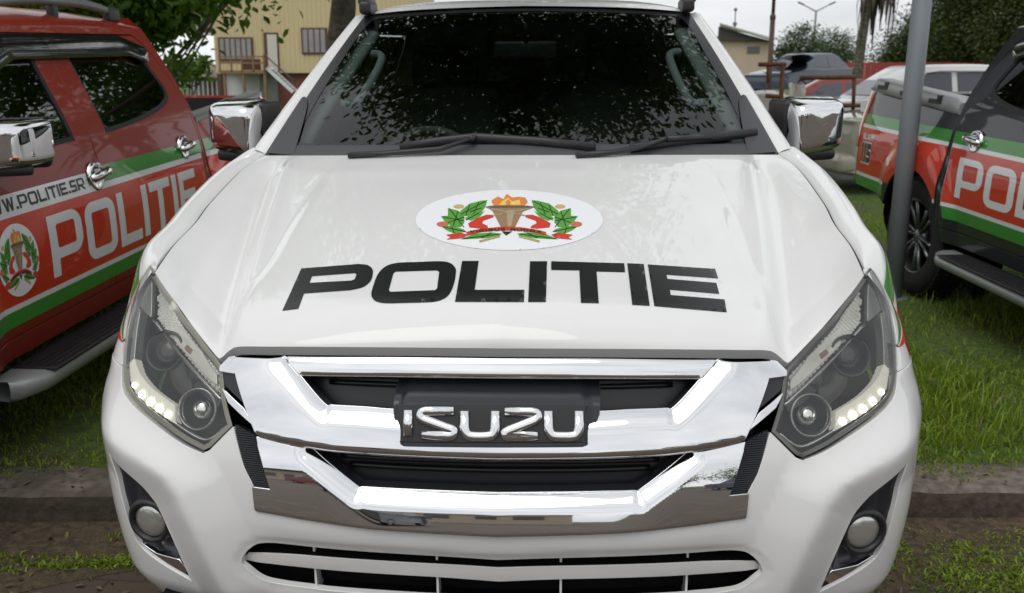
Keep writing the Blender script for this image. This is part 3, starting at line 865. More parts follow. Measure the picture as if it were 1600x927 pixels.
# ---- fog lamp in its pocket
def pocket(side):
    def mk():
        g = Geo(); o = BUMP['fog']; o = [(-a, b) for a, b in o[::-1]] if side < 0 else o
        return sheet(g, Sfn, o, [], step=.014, relief=lambda u, v: BREL(u, v)-.011-.012*smooth01(polydist(np.stack([np.abs(u), v], -1), np.array(BUMP['fog']), True), .004, .03), rim=0)
    return mk
def fog_lamp(root, side):
    f = part(('fogp', side), 'fog_lamp', pocket(side), 'satin_black', root)
    def ring():
        g = Geo(); p, n = s3(1352, 834, .0, side); n = n*.3+np.array((0, -1, 0))*.7+np.array((.1*side, 0, .0)); n /= np.linalg.norm(n)
        r = .0385; p = p-n*.012
        g.lathe([(r*1.42, -.03), (r*1.36, .006), (r*1.18, .014), (r*1.02, .010), (r*1.0, -.01)], p, n, 32); return g
    part(('fogr', side), 'bezel', ring, 'black_plastic', f)
    def refl():
        g = Geo(); p, n = s3(1352, 834, .0, side); n = n*.3+np.array((0, -1, 0))*.7+np.array((.1*side, 0, .0)); n /= np.linalg.norm(n); p = p-n*.012
        g.lathe([(.0385, 0), (.034, -.018), (.022, -.03), (.009, -.034), (.009, -.012), (.001, -.010)], p, n, 32); return g
    part(('fogc', side), 'reflector', refl, 'clear_lamp', f)
    def lens():
        g = Geo(); p, n = s3(1352, 834, .0, side); n = n*.3+np.array((0, -1, 0))*.7+np.array((.1*side, 0, .0)); n /= np.linalg.norm(n); p = p-n*.012
        g.lathe([(.039*math.cos(a), .012*math.sin(a)) for a in np.linspace(0, 1.56, 7)], p, n, 32); return g
    part(('fogl', side), 'lens', lens, 'fog_glass', f)
    def trim():
        g = Geo(); q = PX(crom([(1404, 722), (1375, 750), (1352, 772), (1334, 800), (1310, 850), (1278, 920)], 6))
        P = [Sfn(side*a[0], a[1], BREL(np.array([a[0]]), np.array([a[1]]))[0]*.9-.010) for a in q]
        g.tube(P, .008, 8, flat=.6); return g
    part(('fogt', side), 'upper_trim', trim, 'satin_black', f)
    part(('fogs', side), 'chrome_trim', sband([(1282, 915), (1300, 893), (1340, 884), (1366, 868), (1369, 874), (1330, 899), (1285, 921)], -.005, side=side, rim=.02, relief=BREL), 'chrome', f)
    return f

# ---- mirrors
MIRC = at_y(1264, 194, 1.58)
def mirror_cap(side):
    def mk():
        g = Geo(); cx, cy, cz = MIRC; w, hgt, dep = .205, .195, .16
        n, m = 40, 24; P = np.zeros((m, n, 3))
        # dome open at the back: superellipse front, tapering to the outer end
        for j in range(m):
            b = math.pi/2*j/(m-1)
            for i in range(n):
                a = 2*math.pi*i/n; e = .30
                ca, sa = math.cos(a), math.sin(a)
                k = math.cos(b)**.26
                x = math.copysign(abs(ca)**e, ca)*k; z = math.copysign(abs(sa)**e, sa)*k
                yy = -math.sin(b)**1.0*dep
                taper = 1-.16*(x+1)/2
                zz = z*hgt/2*taper+.006*x
                P[j, i] = (cx+side*0+x*w/2, cy+yy+.022*x*x-.02*x, cz+zz)
        P = np.concatenate([P, P[:, :1]], 1)
        P[..., 1] += (P[..., 0]-cx)*.62
        if side < 0: P = P*np.array((-1, 1, 1))
        grid(g, P, flip=side > 0)
        return g
    return mk
def mirror(root, side):
    o = part(('mc', side), 'door_mirror', mirror_cap(side), 'chrome', root)
    cx, cy, cz = MIRC
    def shell():
        g = Geo()
        g.rbox((side*(cx-.004), cy+.020, cz-.002), (.212, .055, .188), .026, rz=side*.52)
        g.rbox((side*(cx-.02), cy-.040, cz-.092), (.165, .13, .040), .016, rz=side*.5)      # base below the cap
        g.rbox((side*(cx-.108), cy-.050, cz-.004), (.034, .10, .176), .014, rz=side*.45)
        g.tube([(side*(cx-.07), cy-.03, cz-.10), (side*(cx-.13), cy-.035, cz-.12), (side*(cx-.19), cy-.05, cz-.125)], [.03, .03, .04], 12, flat=.7)
        return g
    part(('ms', side), 'housing', shell, 'black_plastic', o)
    def gl():
        g = Geo(); g.rbox((side*(cx-.012), cy+.050, cz-.002), (.185, .004, .155), .0019, rz=side*.52); return g
    part(('mg', side), 'mirror_glass', gl, 'mirror_glass', o)
    return o

# ---- wheels
def wheel_geo(part_):
    g = Geo(); r, wd = .382, .25
    if part_ == 'tyre':
        prof = [(.245, -wd/2+.02), (.30, -wd/2), (.35, -wd/2+.004), (.375, -wd/2+.025), (r, -wd/2+.05), (r, wd/2-.05), (.375, wd/2-.025), (.35, wd/2-.004), (.30, wd/2), (.245, wd/2-.02)]
        g.lathe(prof, axis=(1, 0, 0), n=56)
        for k in range(56):
            for lane in (-.075, -.028, .028, .075):
                a = 2*math.pi*(k+.5*(lane > 0))/56
                g.box((lane, math.cos(a)*(r+.003), math.sin(a)*(r+.003)), (.036, .028, .012), rx=a-math.pi/2)
    else:
        g.lathe([(.247, -wd/2+.02), (.24, -wd/2+.05), (.225, .02), (.24, wd/2-.05), (.250, wd/2-.018), (.232, wd/2-.03), (.222, .05)], axis=(1, 0, 0), n=48)
        g.lathe([(.001, .085), (.03, .085), (.045, .075), (.065, .07), (.065, .03)], axis=(1, 0, 0), n=24)
        for k in range(12):
            a = 2*math.pi*(k+(.17 if k % 2 else -.17))/12
            c, s = math.cos(a), math.sin(a)
            g.tube([(.068, c*.05, s*.05), (.078, c*.14, s*.14), (.090, c*.232, s*.232)], [.020, .014, .017], 8, flat=.7)
        g.lathe([(.0, .0), (.16, .0), (.16, -.02)], c=(-.02, 0, 0), axis=(1, 0, 0), n=24, mi=1)
    return g
def wheel(root, x, y, side):
    o = part('tyre', 'wheel', lambda: wheel_geo('tyre'), 'rubber', root)
    o.location = (x, y, .385); o.rotation_euler = (0, 0, 0 if side > 0 else math.pi)
    part('rim', 'rim', lambda: wheel_geo('rim'), ['alloy', 'grille_black'], o)
    return o

# ---- cab sides
FD = [(1.322, .53), (2.412, .53), (2.412, 1.663), (2.07, 1.663), (1.93, 1.615), (1.36, 1.335), (1.322, 1.28)]
FDW = [(1.47, 1.190, 1), (2.285, 1.210, 1), (2.285, 1.628, 1), (2.09, 1.628), (1.95, 1.575), (1.50, 1.30)]
RD = [(2.420, .53, 1), (3.622, .53, 1), (3.628, .80), (3.632, 1.12), (3.622, 1.28), (3.56, 1.47), (3.47, 1.61), (3.38, 1.663, 1), (2.420, 1.663, 1)]
RDW = [(2.575, 1.215, 1), (2.90, 1.235), (3.20, 1.268), (3.36, 1.300), (3.44, 1.335), (3.455, 1.39), (3.40, 1.49), (3.325, 1.59), (3.24, 1.627), (2.575, 1.628, 1)]
CORNER = [(2.07, 1.672, 1), (3.385, 1.672, 1), (3.478, 1.618), (3.57, 1.475), (3.630, 1.28), (3.640, 1.12), (3.632, .53, 1), (3.655, .53, 1), (3.662, 1.20), (3.655, 1.33), (3.62, 1.50), (3.55, 1.70, 1), (2.07, 1.70, 1)]
SILL = [(1.322, .44), (3.60, .44), (3.62, .522), (1.322, .522)]
BED = arch_pts(4.03, 147.5, 18)+[(4.47, .56), (5.06, .60), (5.06, 1.262), (3.672, 1.190)]
def bed_z(y): return 1.195+.067*(y-3.775)/1.285
def yz(side, poly, hole=None, rim=.02, step=.03, h=0.0, sharp=True):
    def mk():
        g = Geo(); P = outline([p if len(p) > 2 else p+(1,) for p in poly]) if sharp else outline(poly)
        H = [outline(hole)] if hole else []
        fn = lambda u, v, hh=0.0: Yfn(u, v, hh, side)
        f2 = fn
        if area(P) < 0: P = P[::-1]
        if side < 0:
            sheetP = [(-a, b) for a, b in P[::-1]]; H = [[(-a, b) for a, b in k[::-1]] for k in H]
            f2 = lambda u, v, hh=0.0: Yfn(-np.asarray(u), v, hh, -1)
        else: sheetP = P
        H = [k if area(k) < 0 else k[::-1] for k in H]
        return sheet(g, f2, sheetP, H, step=step, h=h, rim=rim)
    return mk
def wrapyz(side): 
    return (lambda u, v, h=0.0: Yfn(u, v, h, 1)) if side > 0 else (lambda u, v, h=0.0: Yfn(-np.asarray(u), v, h, -1))
def door_handle(root, side, y, z, mat='chrome'):
    def mk():
        g = Geo(); p = Yfn(y, z, .0, side)
        out = np.array((side, 0, .05))
        # cup plate with a bar across it
        prof = [(.067, -.004), (.065, .010), (.058, .013), (.046, .009), (.022, .005), (.001, .005)]
        g.lathe(prof, p+out*.001, out, 26)
        P = [p+out*.010+np.array((0, d, dz)) for d, dz in ((-.080, -.004), (-.06, 0), (.0, .008), (.075, .014), (.110, .012))]
        P = [q+out*k for q, k in zip(P, (.006, .018, .022, .018, .004))]
        g.tube(P, [.012, .019, .021, .019, .012], 12, flat=1.1)
        return g
    return part(('dh', side, y), 'door_handle', mk, mat, root)
def side_step(root, side):
    def mk():
        g = Geo()
        prof = [(-.06, .405), (.075, .405), (.105, .395), (.115, .37), (.105, .34), (.06, .325), (-.06, .335)]
        ys = [(1.40, .15), (1.42, .6), (1.50, .95), (1.54, 1), (3.36, 1), (3.40, .95), (3.48, .6), (3.50, .15)]
        rows = []
        for y, k in ys: rows.append([(side*(.955+(px*k if px > 0 else px)), y, z) for px, z in prof]+[(side*(.955+prof[0][0]), y, prof[0][1])])
        P = np.array(rows); grid(g, P, flip=side < 0)
        return g
    o = part(('ss', side), 'side_step', mk, 'silver_plastic', root)
    def tread():
        g = Geo(); g.rbox((side*.985, 2.45, .407), (.182, 1.80, .012), .005)
        for k in range(6): g.box((side*(.915+.028*k), 2.45, .4145), (.009, 1.74, .005))
        return g
    part(('st', side), 'tread', tread, 'black_plastic', o)
    return o
def roof_geo():
    g = Geo(); nv, nu = 40, 40; P = np.zeros((nv, nu, 3))
    us = np.linspace(0, 1, nu)
    for j in range(nv):
        v = j/(nv-1)
        for i, u in enumerate(us):
            f = Wfn(np.array(u), np.array(1.0)); yf = f[1]
            y = yf+(3.55-yf)*v
            zc = np.interp(y, [1.9, 2.15, 2.5, 3.0, 3.36, 3.56], [WZ2+.006, WZ2+.040, WZ2+.055, WZ2+.05, WZ2+.03, WZ2+.005])
            S0 = Yfn(max(2.05, min(3.55, y)), 1.70)
            k = smooth01(np.array(v), 0, .06)
            xs = (1-k)*(WX3+.0)+k*S0[0]; zs = (1-k)*(f[2]+.004 if False else WZ3+.004)+k*1.70
            t = u
            b0, b1, b2, b3 = np.array((0, zc)), np.array((xs*.62, zc+.004)), np.array((xs*.93, zc-.012)), np.array((xs, zs))
            if v < .06: b2 = (1-k)*np.array((xs*.75, zc+(zs-zc)*.5))+k*b2; b1 = (1-k)*np.array((xs*.4, zc+(zs-zc)*.12))+k*b1
            q = (1-t)**3*b0+3*(1-t)**2*t*b1+3*(1-t)*t*t*b2+t**3*b3
            P[j, i] = (q[0], y, q[1])
    full = np.concatenate([(P*np.array((-1, 1, 1)))[:, :0:-1], P], 1)
    return Geo() and grid(g, full)
def pillar_geo(side):
    g = Geo()
    if True:
        n = 30; rows = []
        for i in range(n):
            v = i/(n-1); a = Wfn(np.array(.975), np.array(v), -.004); a1 = Wfn(np.array(1.0), np.array(v), .002)
            y = 1.30+(2.07-1.30)*v; z = 1.298+(1.70-1.298)*v**.93
            b = Yfn(y, z)
            if v > .85: pass
            m = (a1+b)/2+np.array((.012, -.030, .028))
            t = np.linspace(0, 1, 14)[:, None]
            q = (1-t)**2*a1+2*(1-t)*t*(m*1.0)+t*t*b
            inn = Yfn(y+.03, z-.02)-np.array((.02, 0, 0))
            rows.append(np.concatenate([[a], q, [inn]]))
        P = np.array(rows)
        if side < 0: P = P*np.array((-1, 1, 1))
        grid(g, P, flip=side < 0)
    return g
def glass_patch(side, poly, h=-.012):
    def mk():
        g = Geo(); o = outline(poly); o = o if area(o) > 0 else o[::-1]; c = np.mean(o, 0)
        o = [(c[0]+(a-c[0])*1.03, c[1]+(b-c[1])*1.04) for a, b in o]
        if side < 0: o = [(-a, b) for a, b in o[::-1]]
        return sheet(g, wrapyz(side), o, [], step=.06, h=h)
    return mk
def seal(side, poly):
    """black rubber round a side window"""
    def mk():
        g = Geo(); o = outline(poly); o = dens(o if area(o) > 0 else o[::-1], .02); inn = inset(o, .020); out = inset(o, -.003)
        if side < 0: out = [(-a, b) for a, b in out[::-1]]; inn = [(-a, b) for a, b in inn[::-1]]
        return sheet(g, wrapyz(side), out, [inn], step=.02, h=-.004, rim=.012)
    return mk
def visor(side, poly, y0, y1):
    def mk():
        g = Geo(); rows = []
        for i in range(24):
            t = i/23; y = y0+(y1-y0)*t
            edge = min(1, t*9+.25) if y0 < 2 else min(1, (1-t)*9+.25)
            ztop = np.interp(y, [1.50, 1.93, 2.09, 3.2, 3.45], [1.335, 1.615, 1.660, 1.660, 1.60])
            rows.append([Yfn(y, ztop+.006, .002, side), Yfn(y, ztop-.012, .012, side), Yfn(y, ztop-.050*edge-.01, .018*edge+.004, side), Yfn(y, ztop-.095*edge-.005, .020*edge+.002, side), Yfn(y, ztop-.095*edge-.005, .012*edge, side)])
        grid(g, np.array(rows), flip=(side < 0)); return g
    return mk
def cab_back_geo():
    g = Geo(); zs = np.linspace(.95, WZ2+.012, 14); rows = []
    for z in zs:
        y = np.interp(z, [.9, 1.20, 1.33, 1.50, 1.70, 1.73], [3.655, 3.660, 3.653, 3.618, 3.548, 3.535]); e = Yfn(y, min(z, 1.70)); e = e*np.array((1-max(0, z-1.70)*1.6, 1, 1)); rows.append([(e[0]*u, y, z) for u in np.linspace(-1, 1, 15)])
    return grid(g, np.array(rows), flip=True)
def cab_window_geo():
    g = Geo(); rows = []
    for z in np.linspace(1.30, 1.62, 6):
        y = np.interp(z, [.9, 1.20, 1.33, 1.50, 1.70], [3.655, 3.660, 3.653, 3.618, 3.548])+.006; rows.append([(u*.62, y, z) for u in np.linspace(-1, 1, 9)])
    return grid(g, np.array(rows), flip=True)
def tail_geo():
    g = Geo(); s0 = float(s_of_y(5.07)); o = [(s0+.14, .62), (SMAX-.012, .62), (SMAX-.012, 1.255), (s0+.14, 1.255)]
    sheet(g, Sfn, o, [], step=.04, rim=.05); 
    sheet(g, Sfn, [(-a, b) for a, b in o[::-1]], [], step=.04, rim=.05); return g
def tail_lamp(side):
    def mk():
        g = Geo(); s0 = float(s_of_y(5.0)); o = [(s0+.035, .86), (s0+.20, .86), (s0+.20, 1.262), (s0-.01, 1.262), (s0, 1.16)]
        if side < 0: o = [(-a, b) for a, b in o[::-1]]
        return sheet(g, Sfn, o, [], step=.02, h=.008, rim=.03)
    return mk
def bed_geo():
    g = Geo()   # liner: floor, inner sides, header
    g.box((0, 4.46, .80), (1.60, 1.36, .03))
    for s in (-1, 1): g.box((s*.80, 4.46, .99), (.03, 1.36, .42), rx=.03)
    g.box((0, 3.79, .98), (1.6, .03, .42)); g.box((0, 5.14, 1.02), (1.6, .03, .44))
    return g
def bed_rail(side, cap):
    def mk():
        g = Geo(); rows = []
        for y in np.linspace(3.672, 5.12, 24):
            zb = bed_z(y); e = Yfn(y, zb); x = e[0]
            if cap:   # tall sculpted guard on the bed side
                k = smooth01(np.array(y), 3.66, 3.68)*smooth01(-np.array(y), -5.11, -4.97); hh = .030+.075*float(k)
                pr = [(x+.004, zb+.008), (x+.012, zb+.020), (x+.004, zb+hh*.80), (x-.008, zb+hh*.96), (x-.03, zb+hh), (x-.09, zb+hh), (x-.12, zb-.01)]
            else: pr = [(x+.004, zb-.008), (x+.004, zb+.018), (x-.012, zb+.028), (x-.10, zb+.028), (x-.11, zb-.01)]
            rows.append([(side*a, y, z) for a, z in pr])
        grid(g, np.array(rows), flip=side < 0)
        for k in (0, -1): g.add(rows[k], [tuple(range(len(rows[k])))], smooth=False)
        return g
    return mk
def roof_rail(side):
    def mk():
        g = Geo(); P = []; ys = np.linspace(2.12, 3.42, 24)
        for i, y in enumerate(ys):
            t = i/23; lift = .062*min(1, (math.sin(math.pi*t))**.5*1.05)
            P.append((side*(.595-.02*abs(2*t-1)**3), y, WZ2+.012+lift))
        g.tube(P, [.018]*24, 10, flat=1.25)
        return g
    return mk
def rail_feet(side, y, l):
    def mk():
        g = Geo(); g.rbox((side*.588, y, WZ2+.026), (.042, l, .07), .012); return g
    return mk
def arch_liner(y, side):
    def mk():
        g = Geo()
        if True:
            rows = []
            for i in range(21):
                a = math.pi*(-.06+1.12*i/20); q = (y+(ARCH_R+.012)*math.cos(a), .40+(ARCH_R+.012)*math.sin(a)); e = float(Yfn(q[0], max(q[1], .3))[0]) 
                rows.append([(side*(min(e, .945)-.012), q[0], q[1]), (side*.52, q[0], q[1])])
            grid(g, np.array(rows)); g.add([(side*.52, y+.45*math.cos(t), .40+.45*math.sin(t)) for t in np.linspace(0, 2*math.pi, 24)], [tuple(range(24))], smooth=False)
        return g
    return mk
def wiper(px_blade, px_arm):
    def hit(px, py, h):
        g = np.array((0.0, .1))
        for it in range(40):
            f = t_proj(Wfn(g[0], g[1], np.array(h)))-np.array((px, py)); e = 1e-4
            a = (t_proj(Wfn(g[0]+e, g[1], np.array(h)))-np.array((px, py))-f)/e; b = (t_proj(Wfn(g[0], g[1]+e, np.array(h)))-np.array((px, py))-f)/e
            g = g-np.clip(np.linalg.solve(np.stack([a, b], 1), f), -.2, .2)
        return Wfn(g[0], g[1], np.array(h))
    g = Geo()
    B = [hit(px, py, .014) for px, py in px_blade]; A = [hit(px, py, .030) for px, py in px_arm]
    g.tube(B, .008, 8, flat=1.8); g.tube([b-np.array((0, 0, .010)) for b in B], .005, 6)
    g.tube(A, [.012]+[.010]*(len(A)-2)+[.007], 8, flat=.8)
    g.tube([A[-1], B[len(B)//2]], .010, 8)
    return g

def interior(root, wheel_side):
    d = build('dashboard', (lambda g: (g.rbox((0, 1.62, 1.10), (1.42, .42, .22), .08), g.rbox((wheel_side*.36, 1.60, 1.215), (.40, .20, .10), .045), g.rbox((0, 1.80, .95), (.34, .2, .42), .05), g)[-1])(Geo()), 'interior_grey', root)
    g = Geo(); P = []
    for i in range(33):
        a = 2*math.pi*i/32; P.append((wheel_side*.36+.19*math.cos(a), 1.86+.19*math.sin(a)*.42, 1.14+.19*math.sin(a)*.90))
    g.tube(P, .016, 10, caps=False); g.rbox((wheel_side*.36, 1.85, 1.13), (.16, .06, .14), .025, rx=-.4)
    for a in (0, math.pi, -math.pi/2): g.tube([(wheel_side*.36, 1.85, 1.13), (wheel_side*.36+.18*math.cos(a), 1.86+.18*math.sin(a)*.42, 1.14+.18*math.sin(a)*.9)], .016, 8)
    build('steering_wheel', g, 'interior_grey', root)
    for x in (-.37, .37):
        g = Geo(); g.rbox((x, 2.15, .92), (.50, .50, .16), .06); g.rbox((x, 2.42, 1.17), (.48, .14, .58), .06, rx=-.22); g.rbox((x, 2.50, 1.53), (.27, .10, .18), .045, rx=-.15)
        build('front_seat', g, 'seat_fabric', root)
    g = Geo(); g.rbox((0, 3.05, .92), (1.36, .5, .16), .06); g.rbox((0, 3.40, 1.17), (1.36, .14, .52), .06, rx=-.15)
    for x in (-.42, .42): g.rbox((x, 3.45, 1.49), (.26, .09, .15), .04)
    build('rear_seat', g, 'seat_fabric', root)
    g = Geo(); g.box((0, 2.5, .70), (1.66, 2.3, .04)); g.box((0, 1.42, .85), (1.6, .03, .5))
    build('cab_floor', g, 'interior_grey', root)
    g = Geo(); g.rbox((.0, 1.98, 1.60), (.24, .03, .07), .014); g.tube([(0, 1.97, 1.63), (0, 1.95, 1.70)], .01, 8)
    build('rear_view_mirror', g, 'black_plastic', root)
    for s in (-1, 1):
        P = []
        for i in range(20):
            v = .03+.9*i/19; q = Wfn(np.array(s*.93), np.array(v), np.array(-.05)); P.append(q)
        g = Geo(); g.tube(P, .035, 10, flat=.55)
        a, b = Wfn(np.array(s*.87), np.array(.42), np.array(-.07)), Wfn(np.array(s*.87), np.array(.80), np.array(-.07))
        c1, c2 = Wfn(np.array(s*.80), np.array(.46), np.array(-.085)), Wfn(np.array(s*.80), np.array(.77), np.array(-.085))
        g.tube(crom_3([a, c1, c2, b]), .015, 8)
        build('pillar_trim', g, 'trim_grey', root)
def crom_3(P, per=8):
    P = [np.array(p) for p in P]; a = crom([(p[0], p[1]) for p in P], per); b = crom([(p[0], p[2]) for p in P], per)
    return [(x, y, z) for (x, y), (_, z) in zip(a, b)]
# ================================================================ emblem (round crest) in unit coordinates: u,v in -1..1
def em(pts): return [((x-778)/731.0, -(y-322)/236.0) for x, y in pts]
def emm(pts): return em([(1560-x, y) for x, y in pts][::-1])
def ell(cx, cy, rx, ry, n=18, rot=0): return [(cx+rx*math.cos(t)*math.cos(rot)-ry*math.sin(t)*math.sin(rot), cy+rx*math.cos(t)*math.sin(rot)+ry*math.sin(t)*math.cos(rot)) for t in np.linspace(0, 2*math.pi, n, endpoint=False)]
def strip(p, q, wd):
    (a, b), (c, d) = p, q; L = math.hypot(c-a, d-b); nx, ny = -(d-b)/L*wd, (c-a)/L*wd
    return [(a+nx, b+ny), (a-nx, b-ny), (c-nx, d-ny), (c+nx, d+ny)]
EMB = []
_leafs = [[(608, 168), (560, 172), (470, 195), (400, 250), (385, 285), (430, 292), (500, 290), (560, 268), (592, 220)],
          [(300, 230), (380, 250), (425, 290), (430, 340), (400, 380), (330, 375), (275, 335), (245, 293), (300, 290)],
          [(430, 310), (500, 262), (560, 268), (590, 250), (550, 296), (480, 330)],
          [(245, 372), (330, 368), (420, 395), (445, 415), (350, 430), (290, 405)],
          [(400, 475), (500, 432), (640, 420), (720, 430), (700, 450), (600, 465), (480, 472)]]
for lf in _leafs:
    for f in (em, emm): EMB.append(('leaf', f(lf), 1))
for a, b in (((592, 178), (400, 280)), ((540, 185), (500, 280)), ((470, 205), (440, 290)), ((560, 230), (470, 262)), ((310, 235), (425, 380)), ((380, 255), (340, 370)), ((260, 300), (420, 330)), ((430, 300), (300, 345)), ((545, 268), (440, 325)), ((260, 378), (440, 415)), ((700, 435), (420, 470)), ((640, 425), (560, 465)), ((330, 375), (350, 428))):
    for f in (em, emm): EMB.append(('vein', f(strip(a, b, 3.2)), 2))
for f in (em, emm):
    EMB.append(('seed', f(ell(385, 218, 42, 17)), 1)); EMB.append(('berry', f(ell(258, 357, 46, 21)), 2))
    EMB.append(('red', f([(655, 285), (600, 283), (530, 308), (458, 350), (468, 382), (560, 392), (612, 388), (610, 370), (568, 350), (575, 330), (620, 315), (655, 302)]), 2))
    EMB.append(('stem', f(strip((545, 492), (705, 450), 9)), 1))
    EMB.append(('red', f([(285, 440), (400, 424), (455, 440), (420, 466), (290, 478), (320, 460)]), 3))
EMB.append(('bronze', em([(590, 222), (640, 212), (920, 212), (985, 222), (930, 240), (885, 258), (824, 378), (712, 378), (650, 256), (630, 240)]), 3))
EMB.append(('bronze_dark', em([(590, 222), (640, 216), (920, 216), (985, 222), (920, 230), (650, 230)]), 4))
EMB.append(('bronze_light', em([(760, 250), (820, 248), (795, 378), (765, 378)]), 4))
for a, b in (((640, 240), (900, 290)), ((930, 240), (660, 290))): EMB.append(('bronze_light', em(strip(a, b, 4)), 5))
EMB.append(('vein', em([(722, 415), (802, 415), (754, 446)]), 3))
EMB.append(('flame', em([(640, 182), (650, 165), (690, 143), (735, 162), (758, 120), (800, 150), (850, 144), (905, 150), (922, 185), (895, 212), (660, 212)]), 4))
EMB.append(('flame_yellow', em([(700, 211), (720, 182), (770, 150), (800, 182), (860, 168), (868, 208)]), 5))
EMB.append(('flame', em([(760, 210), (750, 188), (775, 165), (790, 188), (785, 210)]), 6))
EMB.append(('red', em([(440, 420), (560, 395), (700, 381), (860, 382), (980, 400), (1065, 420), (1065, 442), (980, 424), (860, 407), (700, 406), (560, 420), (450, 446)]), 5))
def _ribbon_text():
    w_, sh = word('VIRIBUS AUDAX', t=.22, wd=.8, gap=.22, space=.6); out = []
    for o, hs in sh:
        def mp_(p):
            x = 470+(p[0]/w_)*560; yb = 412+24*((x-752)/310)**2
            return (x, yb-p[1]*20)
        if hs:   # split letters with counters into two halves to stay simple outlines
            out.append(([mp_(p) for p in o], [[mp_(p) for p in h] for h in hs]))
        else: out.append(([mp_(p) for p in o], []))
    return out
EMT = _ribbon_text()
for nme, c in dict(leaf=(.10, .33, .05), vein=(.012, .03, .012), seed=(.55, .40, .18), berry=(.52, .16, .09), red=(.58, .05, .03), stem=(.42, .34, .16), bronze=(.30, .20, .11), bronze_dark=(.13, .10, .08), bronze_light=(.42, .32, .20), flame=(.68, .24, .06), flame_yellow=(.80, .55, .12), emblem_white=(.80, .81, .83)).items():
    principled(nme, c, rough=.4)
EM_MATS = ['emblem_white', 'leaf', 'vein', 'seed', 'berry', 'red', 'stem', 'bronze', 'bronze_dark', 'bronze_light', 'flame', 'flame_yellow']
def fixccw(p): return p if area(p) > 0 else p[::-1]

# hood lettering, measured letter by letter
def z4(P): return [(420+x/4.2105, 390+y/4.2105) for x, y in P]
def z5(P): return [(780+x/4.2105, 390+y/4.2105) for x, y in P]
def pk(P): return [tuple(p) for p in P]
HP = [(crom([(590, 98), (650, 105), (680, 130), (686, 165), (670, 210), (620, 250), (540, 270)], 5), None)]
HOODWORD = [
 (z4([(90, 405), (215, 127)]+crom([(590, 98), (650, 105), (682, 132), (684, 168), (668, 212), (620, 250), (540, 270)], 5)+[(232, 292), (195, 392)]), [z4([(285, 178), (565, 158), (578, 165), (566, 198), (545, 207), (268, 222)])]),
 (z4(crom([(675, 290), (690, 235), (718, 165), (770, 113), (850, 90), (980, 85), (1120, 80), (1190, 90), (1228, 125), (1230, 170), (1215, 240), (1185, 300), (1140, 332), (1070, 348), (900, 354), (770, 356), (710, 345), (682, 322)], 4, True)), [z4([(790, 270), (820, 160), (835, 148), (1105, 140), (1121, 150), (1108, 258), (1095, 270), (800, 281)])]),
 ([(420+1225/4.2105, 390+347/4.2105)]+z4([(1272, 78), (1381, 78), (1355, 268)])+z5([(165, 268), (163, 348)]), []),
 (z5([(203, 80), (315, 80), (307, 348), (190, 348)]), []),
 (z5([(342, 80), (822, 93), (828, 152), (640, 147), (655, 356), (537, 354), (527, 140), (342, 137)]), []),
 (z5([(842, 93), (950, 98), (990, 373), (875, 367)]), []),
 (z5([(977, 101), (1420, 130), (1440, 192), (1100, 168), (1106, 196), (1428, 222), (1447, 294), (1123, 267), (1127, 302), (1482, 331), (1496, 415), (1020, 375)]), [])]

